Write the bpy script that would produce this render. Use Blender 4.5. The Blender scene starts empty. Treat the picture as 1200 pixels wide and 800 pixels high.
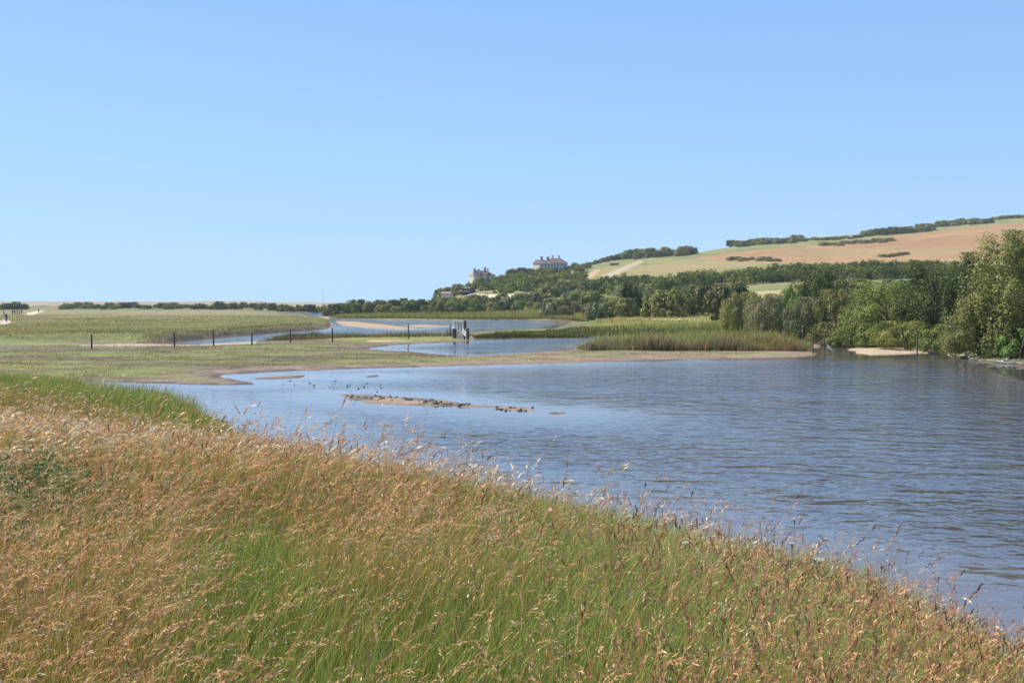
import bpy, bmesh, math, random
import numpy as np
from mathutils import Vector
rng = np.random.default_rng(7)
random.seed(7)
R = math.radians
scene = bpy.context.scene
COL = scene.collection

# ------------------------------------------------------------------ camera geometry
F = 1287.0; CX, CY = 600.0, 400.0; EYE = 4.0
PITCH = math.atan(43 / F); SP, CP = math.sin(PITCH), math.cos(PITCH)

def project(X, Y, Z):
    dep = Y * CP - (Z - EYE) * SP
    up = Y * SP + (Z - EYE) * CP
    dep = np.where(np.abs(dep) < 1e-3, 1e-3, dep)
    return CX + F * X / dep, CY - F * up / dep

def ground(px, py, z=0.0):
    u, v = px - CX, CY - py
    dx, dy, dz = u, F * CP + v * SP, -F * SP + v * CP
    t = (z - EYE) / dz
    return dx * t, dy * t

def at_depth(px, py, Y):
    u, v = px - CX, CY - py
    dx, dy, dz = u, F * CP + v * SP, -F * SP + v * CP
    t = Y / dy
    return Vector((dx * t, Y, EYE + dz * t))

# ------------------------------------------------------------------ noise
def _hash(ix, iy, s):
    n = (ix.astype(np.int64) * 374761393 + iy.astype(np.int64) * 668265263 + s * 982451653) & 0xFFFFFFFF
    n = ((n ^ (n >> 13)) * 1274126177) & 0xFFFFFFFF
    n = n ^ (n >> 16)
    return (n & 0xFFFF) / 65535.0

def vnoise(x, y, s=0):
    ix, iy = np.floor(x), np.floor(y)
    fx, fy = x - ix, y - iy
    fx = fx * fx * (3 - 2 * fx); fy = fy * fy * (3 - 2 * fy)
    a = _hash(ix, iy, s); b = _hash(ix + 1, iy, s); c = _hash(ix, iy + 1, s); d = _hash(ix + 1, iy + 1, s)
    return (a * (1 - fx) + b * fx) * (1 - fy) + (c * (1 - fx) + d * fx) * fy

def fbm(x, y, sc, s=0, o=4):
    t = 0; amp = 0.5; n = 0
    for k in range(o):
        t = t + amp * vnoise(x / sc * 2 ** k + 17.3 * k, y / sc * 2 ** k - 9.1 * k, s + k); n += amp; amp *= 0.5
    return t / n

def sstep(a, b, x):
    t = np.clip((x - a) / (b - a), 0, 1)
    return t * t * (3 - 2 * t)

# ------------------------------------------------------------------ shorelines
def gp(pts):
    return [ground(*p) for p in pts]

MAIN = gp([(88, 447), (130, 447.2), (190, 449), (250, 451), (296, 450.5), (292, 447.5), (262, 443), (262, 439), (300, 437), (330, 435),
           (380, 433), (450, 431), (520, 429), (600, 427), (680, 424.5), (760, 421.5), (850, 420), (925, 419), (955, 416.5), (950, 411),
           (957, 404), (975, 403), (1005, 402), (1014, 402.5), (1016, 404.5), (1010, 407), (996, 410), (1003, 413.5), (1020, 416), (1050, 415),
           (1075, 414), (1100, 413), (1112, 415), (1120, 419), (1150, 423), (1200, 427), (1260, 436), (1400, 460)]) + \
       [(34, 30), (30, 14), (24, 5), (14, 3.8), (9, 5.4), (6.6, 8.8), (5.5, 11.8), (4.7, 14.6), (1.5, 18.7), (-3.3, 23.3), (-7.6, 31),
        (-9.8, 37.6), (-12.4, 42), (-17, 48), (-20, 53)]
MID = gp([(426, 409), (455, 404.3), (500, 402.5), (545, 399.5), (558, 396.8), (600, 396.5), (640, 396), (700, 395), (713, 396), (702, 399),
          (690, 403), (672, 408), (650, 411.5), (600, 415), (550, 417.5), (520, 416), (480, 412)])
RIVER = gp([(170, 403), (200, 399.5), (240, 396), (262, 393.5), (300, 391), (340, 388), (372, 386), (388, 384.5), (389, 379), (384, 374), (392, 372.7),
            (410, 374), (450, 375.2), (500, 375.5), (550, 375.3), (600, 375.3), (640, 376), (668, 377.5), (672, 379.5), (660, 382),
            (650, 385.5), (600, 386.5), (560, 388.5), (545, 391), (520, 393), (480, 393.8), (440, 394), (400, 394.5), (350, 396.5), (315, 399),
            (290, 401), (260, 402.5), (230, 404)])
FAR = gp([(313, 367.6), (345, 366.8), (380, 366.4), (404, 366.4), (398, 369), (388, 371.5), (370, 370.6), (340, 370), (320, 369.3)])
WATERS = [MAIN, MID, RIVER, FAR]
ISLES = [gp(p) for p in (
    [(400, 463), (412, 461.5), (440, 463.5), (480, 466), (520, 469), (545, 472.5), (560, 475), (577, 476.5), (576, 477.6), (553, 476.8), (530, 476), (490, 475), (440, 472.5), (410, 468)],
    [(573, 476), (600, 476.3), (626, 478.8), (631, 481.6), (600, 481), (578, 478.6)],
    [(643, 483.2), (655, 482.6), (662, 484), (650, 484.8)],
    [(298, 443), (330, 440.5), (357, 440), (353, 442.5), (320, 444.3)],
    [(422, 441), (440, 439.7), (448, 441), (432, 442.3)],
    [(392, 376.2), (420, 377), (460, 381.5), (494, 385), (470, 386), (430, 384), (400, 381)],
    [(472, 381.5), (500, 380.6), (534, 382.2), (500, 383.6)])]

def inpoly(X, Y, P):
    c = np.zeros(X.shape, bool); n = len(P)
    for i in range(n):
        x1, y1 = P[i]; x2, y2 = P[(i + 1) % n]
        if y1 == y2: continue
        k = ((y1 > Y) != (y2 > Y)) & (X < (x2 - x1) * (Y - y1) / (y2 - y1) + x1)
        c ^= k
    return c

def edgedist(X, Y, P):
    m = np.full(X.shape, 1e9); n = len(P)
    for i in range(n):
        x1, y1 = P[i]; x2, y2 = P[(i + 1) % n]
        ex, ey = x2 - x1, y2 - y1; L = ex * ex + ey * ey + 1e-9
        t = np.clip(((X - x1) * ex + (Y - y1) * ey) / L, 0, 1)
        m = np.minimum(m, (X - x1 - t * ex) ** 2 + (Y - y1 - t * ey) ** 2)
    return np.sqrt(m)

def shore(X, Y):
    """metres inland (negative: metres out on the water)"""
    X = np.asarray(X, float); Y = np.asarray(Y, float)
    w = np.zeros(X.shape, bool); m = np.full(X.shape, 1e9)
    for P in WATERS:
        w |= inpoly(X, Y, P); m = np.minimum(m, edgedist(X, Y, P))
    for P in ISLES:
        w &= ~inpoly(X, Y, P); m = np.minimum(m, edgedist(X, Y, P))
    wob = (fbm(X, Y, 1.6, 5, 3) - .5) * 0.8 * np.clip(np.hypot(X, Y) / 60, .25, 2.0)
    return np.where(w, -m, m) + wob * np.clip(1 - m / 4, 0, 1)

# ------------------------------------------------------------------ hills (height by bearing and distance)
TY = np.array([0, 100, 150, 200, 300, 400, 500, 600, 700, 850, 1000, 1100, 1300, 1700, 4000.])
TP = np.array([-900, 380, 430, 480, 520, 560, 600, 640, 680, 720, 800, 900, 1000, 1100, 1200, 1400, 2200.])
TZ = np.array([
    [0, 0, 0, 0, 0, 0, 0, 0.2, 0, 0, 0, 0, 0, 0, 0],
    [0, 0, 0, 0, 0, 0, 0, .5, 1, 0, 0, 0, 0, 0, 0],
    [0, 0, 0, 0, 0, .1, .3, .5, .5, 0, 0, 0, 0, 0, 0],
    [0, 0, 0, 0, .1, .4, 1.2, 2, 1, 0, 0, 0, 0, 0, 0],
    [0, 0, 0, 0, .1, .6, 4, 6.5, 5, 2, 0, 0, 0, 0, 0],
    [0, 0, 0, 0, .1, .8, 7, 14, 18, 10, 0, 0, 0, 0, 0],
    [0, 0, 0, 0, .2, 1.2, 8.5, 15.5, 21.5, 15, 5, 0, 0, 0, 0],
    [0, 0, 0, 0, .3, 2, 10, 18, 25, 22, 14, 8, 0, 0, 0],
    [0, 0, 0, .2, .8, 3, 11, 19, 27, 33, 27, 20, 5, 0, 0],
    [0, 0, 0, .6, 2.6, 6.5, 13.5, 20.3, 28.5, 39, 38, 33, 15, 0, 0],
    [0, 0, 0, .8, 3.6, 8.5, 16, 22.5, 31, 43, 48, 46, 30, 10, 0],
    [0, 0, .2, 1.6, 5.6, 11.5, 19.5, 27, 37, 50, 62, 65, 55, 30, 0],
    [0, 0, .5, 2.5, 6.5, 12.5, 19.5, 27.5, 38, 54, 67, 73, 70, 40, 0],
    [0, 0, .5, 2.5, 7.5, 13.5, 20.5, 28.5, 41, 59, 74.5, 81, 80, 50, 0],
    [0, .3, .6, 2.5, 7.5, 14.5, 21.5, 30.5, 45, 65, 84, 90, 90, 60, 0],
    [0, .5, 1, 3, 8, 15, 23, 33, 48, 70, 92, 100, 100, 70, 0],
    [0, .5, 1, 3, 8, 15, 23, 33, 48, 70, 92, 100, 100, 70, 0]])
# resample on a fine grid and smooth, so no crease shows
GP_ = np.arange(-900, 2201, 20.0); GY_ = np.concatenate([np.arange(0, 1400, 20.0), np.arange(1400, 4001, 100.0)])
_t = np.array([np.interp(GY_, TY, r) for r in TZ])
GZ = np.array([np.interp(GP_, TP, _t[:, j]) for j in range(len(GY_))])   # [Y, P]
for _ in range(2):
    a = np.pad(GZ, ((1, 1), (1, 1)), mode='edge')
    GZ = (a[:-2, 1:-1] + a[2:, 1:-1] + a[1:-1, :-2] + a[1:-1, 2:] + 2 * a[1:-1, 1:-1]) / 6

def hill(X, Y):
    Ys = np.maximum(Y, 30.0)
    P = np.clip(CX + F * X / Ys, -899, 2199)
    jf = (P + 900) / 20.0; j = jf.astype(int); fj = jf - j
    i = np.clip(np.searchsorted(GY_, np.clip(Y, 0, 3990), side='right') - 1, 0, len(GY_) - 2)
    fi = (np.clip(Y, 0, 3990) - GY_[i]) / (GY_[i + 1] - GY_[i])
    return (GZ[i, j] * (1 - fj) + GZ[i, j + 1] * fj) * (1 - fi) + (GZ[i + 1, j] * (1 - fj) + GZ[i + 1, j + 1] * fj) * fi

MEADOW = gp([(-900, 404), (0, 403.5), (95, 401), (150, 402), (190, 402), (240, 399), (300, 395), (345, 392), (372, 389), (394, 387), (396, 377), (386, 373.3),
             (370, 371.6), (315, 369.5), (300, 366), (330, 363), (330, 361.2), (-900, 361.2)])

def bank_h(Y):
    return np.interp(Y, [-50, 6, 14, 20, 26, 32, 38, 44, 52, 60], [2.2, 2.2, 1.9, 1.48, 1.15, .95, .8, .6, .4, .25])

def height(X, Y, d=None):
    X = np.asarray(X, float); Y = np.asarray(Y, float)
    if d is None: d = shore(X, Y)
    dp = np.maximum(d, 0)
    z = 0.015 + 0.24 * (1 - np.exp(-dp / 5))
    z = z + (fbm(X, Y, 3, 3, 3) - .5) * .10 * np.clip(dp / 3, 0, 1)
    mm = inpoly(X, Y, MEADOW)
    me = edgedist(X, Y, MEADOW)
    zm = (.75 + .15 * fbm(X, Y, 6, 31, 3)) * (1 - np.exp(-dp / 0.7)) * sstep(0, 5, me)
    z = np.where(mm, np.maximum(z, zm), z)
    nb = (Y < 62) & (X < 20) & ~((X > -8.9) & (Y > 34))
    zb = bank_h(Y) * np.interp(d, [0, 1.5, 3, 4.5, 6, 7.5, 9.5], [0, .18, .38, .59, .78, .92, 1]) + (fbm(X, Y, 2.5, 8, 3) - .5) * .22 * np.clip(dp / 3, 0, 1)
    z = np.where(nb, np.maximum(z, zb), z)
    P = CX + F * X / np.maximum(Y, 30.0)
    # shingle bank along the sea
    bz = 4.5 * np.exp(-((Y - 700) / 52.0) ** 2) * sstep(620, 440, P)
    bz = bz * (0.93 + .14 * fbm(X, Y, 60, 12, 3))
    sea = sstep(740, 830, Y) * sstep(560, 420, P)
    z = z + hill(X, Y) * (1 + .05 * (fbm(X, Y, 40, 21, 4) - .5)) + bz
    z = z + (fbm(X, Y, 30, 23, 4) - .5) * 1.2 * np.clip(hill(X, Y) / 6, 0, 1)
    z = z - 5 * sea
    wz = -0.05 - np.minimum(-d, 8) * 0.08
    return np.where(d < 0, wz, z)

# ------------------------------------------------------------------ object helpers
def tag(o, label=None, cat=None, group=None, kind=None):
    if label: o['label'] = label
    if cat: o['category'] = cat
    if group: o['group'] = group
    if kind: o['kind'] = kind
    return o

def empty(name, loc, rz=0.0):
    o = bpy.data.objects.new(name, None); COL.objects.link(o)
    o.location = loc; o.rotation_euler = (0, 0, rz); o.empty_display_size = .2
    return o

def npmesh(name, V, Fq, cols, mat, parent=None, extra=None, smooth=False):
    """V (n,3), Fq (m,4) or (m,3), cols (n,3) vertex colours"""
    me = bpy.data.meshes.new(name)
    V = np.ascontiguousarray(V, np.float32); Fq = np.ascontiguousarray(Fq, np.int32)
    k = Fq.shape[1]
    me.vertices.add(len(V)); me.vertices.foreach_set('co', V.ravel())
    me.loops.add(Fq.size); me.loops.foreach_set('vertex_index', Fq.ravel())
    me.polygons.add(len(Fq))
    me.polygons.foreach_set('loop_start', np.arange(0, Fq.size, k, dtype=np.int32))
    try: me.polygons.foreach_set('loop_total', np.full(len(Fq), k, np.int32))
    except Exception: pass
    if smooth: me.polygons.foreach_set('use_smooth', np.ones(len(Fq), bool))
    me.update(calc_edges=True)
    if cols is not None:
        a = me.attributes.new('Col', 'FLOAT_COLOR', 'POINT')
        c4 = np.ones((len(V), 4), np.float32); c4[:, :3] = cols
        a.data.foreach_set('color', c4.ravel())
    for kx, arr in (extra or {}).items():
        a = me.attributes.new(kx, 'FLOAT', 'POINT'); a.data.foreach_set('value', np.ascontiguousarray(arr, np.float32))
    me.materials.append(mat)
    o = bpy.data.objects.new(name, me); COL.objects.link(o)
    if parent: o.parent = parent
    return o

class MB:
    def __init__(self): self.v = []; self.f = []
    def box(self, cx, cy, cz, sx, sy, sz, rz=0.0, taper=1.0):
        b = len(self.v); c, s = math.cos(rz), math.sin(rz)
        for dz, t in ((-.5, 1), (.5, taper)):
            for dx, dy in ((-.5, -.5), (.5, -.5), (.5, .5), (-.5, .5)):
                x, y = dx * sx * t, dy * sy * t
                self.v.append((cx + x * c - y * s, cy + x * s + y * c, cz + dz * sz))
        self.f += [(b, b + 3, b + 2, b + 1), (b + 4, b + 5, b + 6, b + 7)] + [(b + i, b + (i + 1) % 4, b + 4 + (i + 1) % 4, b + 4 + i) for i in range(4)]
        return self
    def tube(self, pts, rads, n=7):
        b0 = len(self.v)
        P = [Vector(p) for p in pts]
        for i, p in enumerate(P):
            t = (P[min(i + 1, len(P) - 1)] - P[max(i - 1, 0)]).normalized()
            a = t.cross(Vector((.3, .9, .1))); a.normalize(); bb = t.cross(a)
            for k in range(n):
                an = 2 * math.pi * k / n
                self.v.append(tuple(p + (a * math.cos(an) + bb * math.sin(an)) * rads[i]))
        for i in range(len(P) - 1):
            for k in range(n):
                self.f.append((b0 + i * n + k, b0 + i * n + (k + 1) % n, b0 + (i + 1) * n + (k + 1) % n, b0 + (i + 1) * n + k))
        self.f.append(tuple(b0 + k for k in range(n))[::-1])
        self.f.append(tuple(b0 + (len(P) - 1) * n + k for k in range(n)))
        return self
    def poly(self, pts, faces):
        b = len(self.v); self.v += [tuple(p) for p in pts]; self.f += [tuple(b + i for i in f) for f in faces]; return self
    def build(self, name, mat, parent=None, smooth=False, bevel=0):
        me = bpy.data.meshes.new(name); me.from_pydata(self.v, [], self.f); me.update()
        if bevel:
            bm = bmesh.new(); bm.from_mesh(me)
            bmesh.ops.bevel(bm, geom=list(bm.edges), offset=bevel, segments=1, affect='EDGES'); bm.to_mesh(me); bm.free()
        if smooth:
            for p in me.polygons: p.use_smooth = True
        me.materials.append(mat)
        o = bpy.data.objects.new(name, me); COL.objects.link(o)
        if parent: o.parent = parent
        return o

def copy_tree(o, parent=None):
    c = o.copy(); COL.objects.link(c); c.parent = parent
    for ch in list(o.children): copy_tree(ch, c)
    return c

# ------------------------------------------------------------------ materials
def newmat(name):
    m = bpy.data.materials.new(name); m.use_nodes = True
    nt = m.node_tree; nt.nodes.clear()
    out = nt.nodes.new('ShaderNodeOutputMaterial')
    return m, nt, out

def N(nt, t, **k):
    n = nt.nodes.new(t)
    for a, b in k.items(): setattr(n, a, b)
    return n

def mat_leaf(name, transl=.35, rnd=.25, gloss=.0, gain=1.0):
    m, nt, out = newmat(name); L = nt.links.new
    at = N(nt, 'ShaderNodeAttribute', attribute_name='Col')
    oi = N(nt, 'ShaderNodeObjectInfo')
    hs = N(nt, 'ShaderNodeHueSaturation')
    mr = N(nt, 'ShaderNodeMapRange'); mr.inputs[3].default_value = gain * (1 - rnd); mr.inputs[4].default_value = gain * (1 + rnd)
    L(oi.outputs['Random'], mr.inputs[0]); L(mr.outputs[0], hs.inputs['Value'])
    mr2 = N(nt, 'ShaderNodeMapRange'); mr2.inputs[3].default_value = .5 - .03 * rnd / .25; mr2.inputs[4].default_value = .5 + .02 * rnd / .25
    mm = N(nt, 'ShaderNodeMath', operation='FRACT'); m3 = N(nt, 'ShaderNodeMath', operation='MULTIPLY'); m3.inputs[1].default_value = 7.31
    L(oi.outputs['Random'], m3.inputs[0]); L(m3.outputs[0], mm.inputs[0]); L(mm.outputs[0], mr2.inputs[0]); L(mr2.outputs[0], hs.inputs['Hue'])
    L(at.outputs['Color'], hs.inputs['Color'])
    d = N(nt, 'ShaderNodeBsdfDiffuse'); t = N(nt, 'ShaderNodeBsdfTranslucent'); mx = N(nt, 'ShaderNodeMixShader')
    mx.inputs[0].default_value = transl
    L(hs.outputs[0], d.inputs[0]); L(hs.outputs[0], t.inputs[0]); L(d.outputs[0], mx.inputs[1]); L(t.outputs[0], mx.inputs[2])
    last = mx
    if gloss:
        g = N(nt, 'ShaderNodeBsdfGlossy'); g.inputs['Roughness'].default_value = .5; g.inputs[0].default_value = (.8, .8, .8, 1)
        m2 = N(nt, 'ShaderNodeMixShader'); m2.inputs[0].default_value = gloss
        L(mx.outputs[0], m2.inputs[1]); L(g.outputs[0], m2.inputs[2]); last = m2
    L(last.outputs[0], out.inputs[0])
    return m

def mat_plain(name, col, rough=.8, scale=3.0, var=.25, bump=0.0):
    m, nt, out = newmat(name); L = nt.links.new
    b = N(nt, 'ShaderNodeBsdfPrincipled'); b.inputs['Roughness'].default_value = rough
    tc = N(nt, 'ShaderNodeTexCoord'); no = N(nt, 'ShaderNodeTexNoise'); no.inputs['Scale'].default_value = scale; no.inputs['Detail'].default_value = 6
    L(tc.outputs['Object'], no.inputs[0])
    cr = N(nt, 'ShaderNodeMapRange'); cr.inputs[1].default_value = .3; cr.inputs[2].default_value = .7
    cr.inputs[3].default_value = 1 - var; cr.inputs[4].default_value = 1 + var
    L(no.outputs[0], cr.inputs[0])
    hs = N(nt, 'ShaderNodeHueSaturation'); hs.inputs['Color'].default_value = (*col, 1); L(cr.outputs[0], hs.inputs['Value'])
    L(hs.outputs[0], b.inputs['Base Color'])
    if bump:
        bp = N(nt, 'ShaderNodeBump'); bp.inputs['Strength'].default_value = bump; L(no.outputs[0], bp.inputs['Height']); L(bp.outputs[0], b.inputs['Normal'])
    L(b.outputs[0], out.inputs[0]); return m

def mat_ground():
    m, nt, out = newmat('ground'); L = nt.links.new
    at = N(nt, 'ShaderNodeAttribute', attribute_name='Col')
    geo = N(nt, 'ShaderNodeNewGeometry')
    vals = []
    for sc, lo, hi in ((5.0, .72, 1.3), (.6, .8, 1.22), (.06, .86, 1.14)):
        no = N(nt, 'ShaderNodeTexNoise'); no.inputs['Scale'].default_value = sc; no.inputs['Detail'].default_value = 5; no.inputs['Roughness'].default_value = .65
        L(geo.outputs['Position'], no.inputs[0])
        mr = N(nt, 'ShaderNodeMapRange'); mr.inputs[1].default_value = .3; mr.inputs[2].default_value = .7; mr.inputs[3].default_value = lo; mr.inputs[4].default_value = hi
        L(no.outputs[0], mr.inputs[0]); vals.append((no, mr))
    a = N(nt, 'ShaderNodeMath', operation='MULTIPLY'); L(vals[0][1].outputs[0], a.inputs[0]); L(vals[1][1].outputs[0], a.inputs[1])
    b2 = N(nt, 'ShaderNodeMath', operation='MULTIPLY'); L(a.outputs[0], b2.inputs[0]); L(vals[2][1].outputs[0], b2.inputs[1])
    hs = N(nt, 'ShaderNodeHueSaturation'); L(at.outputs['Color'], hs.inputs['Color']); L(b2.outputs[0], hs.inputs['Value'])
    b = N(nt, 'ShaderNodeBsdfPrincipled'); b.inputs['Roughness'].default_value = .95; b.inputs['Specular IOR Level'].default_value = .1
    L(hs.outputs[0], b.inputs['Base Color'])
    bp = N(nt, 'ShaderNodeBump'); bp.inputs['Strength'].default_value = .6; bp.inputs['Distance'].default_value = .12
    L(vals[0][0].outputs[0], bp.inputs['Height']); L(bp.outputs[0], b.inputs['Normal'])
    L(b.outputs[0], out.inputs[0]); return m

def mat_water():
    m, nt, out = newmat('water'); L = nt.links.new
    dep = N(nt, 'ShaderNodeAttribute', attribute_name='off'); calm = N(nt, 'ShaderNodeAttribute', attribute_name='rough')
    geo = N(nt, 'ShaderNodeNewGeometry')
    mp = N(nt, 'ShaderNodeMapping'); mp.inputs['Rotation'].default_value = (0, 0, R(12)); mp.inputs['Scale'].default_value = (.7, 1.0, 1.0)
    L(geo.outputs['Position'], mp.inputs[0])
    hsum = None
    for sc, amp, det in ((1.9, 1.0, 3), (.7, 1.3, 2), (5.0, .16, 1)):
        no = N(nt, 'ShaderNodeTexNoise'); no.inputs['Scale'].default_value = sc; no.inputs['Detail'].default_value = det; no.inputs['Roughness'].default_value = .5
        no.inputs['Distortion'].default_value = .3
        L(mp.outputs[0], no.inputs[0])
        mu = N(nt, 'ShaderNodeMath', operation='MULTIPLY'); mu.inputs[1].default_value = amp; L(no.outputs[0], mu.inputs[0])
        if hsum is None: hsum = mu
        else:
            ad = N(nt, 'ShaderNodeMath', operation='ADD'); L(hsum.outputs[0], ad.inputs[0]); L(mu.outputs[0], ad.inputs[1]); hsum = ad
    # broad gusts
    gu = N(nt, 'ShaderNodeTexNoise'); gu.inputs['Scale'].default_value = .09; gu.inputs['Detail'].default_value = 3; L(mp.outputs[0], gu.inputs[0])
    gm = N(nt, 'ShaderNodeMapRange'); gm.inputs[1].default_value = .35; gm.inputs[2].default_value = .62; gm.inputs[3].default_value = .6; gm.inputs[4].default_value = 1.1
    L(gu.outputs[0], gm.inputs[0])
    st = N(nt, 'ShaderNodeMath', operation='MULTIPLY'); L(gm.outputs[0], st.inputs[0]); L(calm.outputs['Fac'], st.inputs[1])
    mu = N(nt, 'ShaderNodeMath', operation='MULTIPLY'); L(hsum.outputs[0], mu.inputs[0]); L(st.outputs[0], mu.inputs[1])
    bp = N(nt, 'ShaderNodeBump'); bp.inputs['Strength'].default_value = 1.0; bp.inputs['Distance'].default_value = WAVE
    L(mu.outputs[0], bp.inputs['Height'])
    mx = N(nt, 'ShaderNodeMix', data_type='RGBA')
    mr = N(nt, 'ShaderNodeMapRange'); mr.inputs[1].default_value = 0; mr.inputs[2].default_value = 5; L(dep.outputs['Fac'], mr.inputs[0])
    L(mr.outputs[0], mx.inputs[0]); mx.inputs[6].default_value = (.13, .105, .095, 1); mx.inputs[7].default_value = WDEEP
    b = N(nt, 'ShaderNodeBsdfPrincipled'); b.inputs['Roughness'].default_value = .05; b.inputs['IOR'].default_value = 1.5
    L(mx.outputs[2], b.inputs['Base Color']); L(bp.outputs[0], b.inputs['Normal'])
    L(b.outputs[0], out.inputs[0]); return m

WAVE = .12
WDEEP = (.070, .062, .070, 1)
M_GROUND = mat_ground(); M_WATER = mat_water()
M_LEAF = mat_leaf('foliage', .30, .2, .02, .98); M_WOODLEAF = mat_leaf('woodland_foliage', .25, 0, 0, .85)
M_GRASS = mat_leaf('grass_blades', .26, 0, .03); M_REED = mat_leaf('reed_blades', .45, 0)
M_BARK = mat_plain('bark', (.13, .10, .075), .9, 6, .35, .4)
M_POST = mat_plain('weathered_post', (.11, .09, .075), .85, 9, .35, .3)
M_PALEWOOD = mat_plain('pale_timber', (.62, .56, .48), .8, 8, .25, .2)
M_DARKWOOD = mat_plain('dark_timber', (.06, .05, .045), .8, 8, .3, .2)
M_WHITEWOOD = mat_plain('whitewashed_timber', (.52, .49, .43), .7, 8, .15)
M_RENDER = mat_plain('cream_render', (.56, .49, .38), .85, 1.2, .10)
M_WHITE = mat_plain('white_render', (.50, .49, .46), .85, 1.2, .10)
M_ROOF = mat_plain('clay_roof', (.15, .10, .085), .85, 2.0, .25)
M_ROOFPALE = mat_plain('weathered_clay_roof', (.25, .165, .135), .85, 2.0, .2)
M_CHIM = mat_plain('chimney_brick', (.16, .10, .085), .9, 3, .25)
M_CHIMP = mat_plain('pale_chimney', (.42, .33, .27), .9, 3, .2)
M_GLASS = mat_plain('window_glass', (.03, .035, .04), .15, 1, .1)
M_STONE = mat_plain('mud_stone', (.085, .075, .065), .8, 5, .4, .4)
M_CHALK = mat_plain('chalk_stone', (.55, .50, .42), .9, 2, .2, .3)
M_FEATHER = mat_plain('white_feather', (.72, .72, .70), .8, 6, .08)
M_BEAK = mat_plain('beak', (.35, .25, .06), .5, 6, .1)
M_LEGB = mat_plain('bird_leg', (.08, .07, .06), .6, 6, .1)
M_PETAL = mat_plain('white_petal', (.78, .76, .68), .8, 20, .12)
M_STEM = mat_plain('green_stem', (.16, .2, .06), .7, 10, .2)

# ------------------------------------------------------------------ ground sheet
def polar_grid(rads, angs):
    r, a = np.meshgrid(rads, angs, indexing='ij')
    return r * np.sin(a), r * np.cos(a)

def grid_faces(nr, na, wrap=True):
    i = np.arange(nr - 1)[:, None]; j = np.arange(na if wrap else na - 1)[None, :]
    j2 = (j + 1) % na
    return np.stack([i * na + j, i * na + j2, (i + 1) * na + j2, (i + 1) * na + j], -1).reshape(-1, 4)

fr = np.arange(-30, 30.01, .085)
angs = np.radians(np.concatenate([np.arange(-180, -30, 2.5), fr, np.arange(32.5, 180, 2.5)]))
rads = [0.4]
while rads[-1] < 4200:
    r = rads[-1]
    rads.append(r + (max(.18, r * .0058) if r < 290 else r * .011))
rads = np.array(rads)
GX, GYY = polar_grid(rads, angs)
gx, gy = GX.ravel(), GYY.ravel()
D = shore(gx, gy)
GZZ = height(gx, gy, D)
ppx, ppy = project(gx, gy, GZZ)
ppx = np.where(gy > 1, ppx, -5000)

def pin(P):   # membership of a traced outline, laid out as ground coverage
    return inpoly(ppx, ppy, P)

C = lambda *c: np.array(c, float)
def mixc(a, b, t):
    return a * (1 - t[:, None]) + b * t[:, None]

n1 = fbm(gx, gy, 3.5, 41, 4); n2 = fbm(gx, gy, 14, 45, 4); n3 = fbm(gx, gy, .8, 49, 3); n4 = fbm(gx, gy, 90, 53, 4)
# streaks lying across the marsh
ns = fbm(gx * .35, gy, 2.6, 57, 4)
marsh = mixc(C(.185, .19, .065), C(.14, .115, .070), sstep(.42, .56, ns * .7 + n1 * .3))
marsh = mixc(marsh, C(.24, .20, .115), sstep(.58, .75, n1) * .5)
mud = mixc(C(.20, .145, .105), C(.12, .095, .07), sstep(.4, .65, n3))
wet = sstep(.9, .1, D)[:, None]
mud = mud * (1 - .35 * wet)
sand = mixc(C(.44, .33, .22), C(.36, .27, .19), n1)
meadow = mixc(C(.165, .165, .062), C(.22, .175, .085), sstep(.42, .66, n2))
meadow = mixc(meadow, C(.15, .17, .06), sstep(.5, .7, fbm(gx, gy, 25, 61, 3)) * .7)
soil = mixc(C(.14, .11, .05), C(.08, .085, .03), n1)
rough = mixc(C(.15, .165, .06), C(.22, .195, .085), sstep(.4, .65, n2))
col = marsh.copy()
# mud rim by the water, broken up
mrim = sstep(5.5, .6, D + (n1 - .5) * 6) * np.where(ppx < 560, 1, .9)
col = mixc(col, mud, np.clip(mrim, 0, 1))
# bare mud fingers left of the pool
t = pin([(180, 446), (200, 441), (260, 434), (330, 428), (470, 424), (470, 433), (330, 436), (270, 441), (300, 451), (200, 451)])
col = np.where(t[:, None], mixc(col, mud * 1.1, sstep(.35, .55, n1 * .5 + n3 * .5)), col)
# sandy strips
for P in ([(90, 404), (130, 403), (170, 402.5), (230, 403), (270, 401), (300, 400), (300, 402.5), (240, 404.8), (170, 406), (100, 405.8)],
          [(380, 374), (500, 378), (560, 382), (500, 388), (400, 386), (385, 380)],
          [(330, 371), (386, 371), (388, 374.5), (360, 373)],
          [(430, 397.5), (560, 393), (560, 398), (430, 400.5)],
          [(900, 413), (956, 410), (960, 420), (900, 419)], [(950, 405), (960, 401), (1020, 401), (1020, 406), (960, 408)],
          [(985, 412), (1010, 404), (1120, 408), (1130, 418), (1050, 416), (1000, 416)]):
    t = pin(P) & (D > -.5)
    col = np.where(t[:, None], sand * .95, col)
t = pin([(560, 412), (700, 412), (900, 411), (956, 409), (956, 420), (760, 424), (600, 429), (500, 431), (480, 426)]) & (D > -.5)
col = np.where(t[:, None], mixc(mixc(C(.17, .18, .065), C(.24, .18, .115), sstep(.35, .6, n1)), C(.225, .16, .11), sstep(3.2, .8, D)), col)
t = pin([(390, 455), (700, 455), (700, 492), (390, 492)]) & (D > -.5)
col = np.where(t[:, None], mixc(C(.27, .19, .14), C(.14, .11, .085), sstep(.45, .65, n3)), col)
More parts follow.
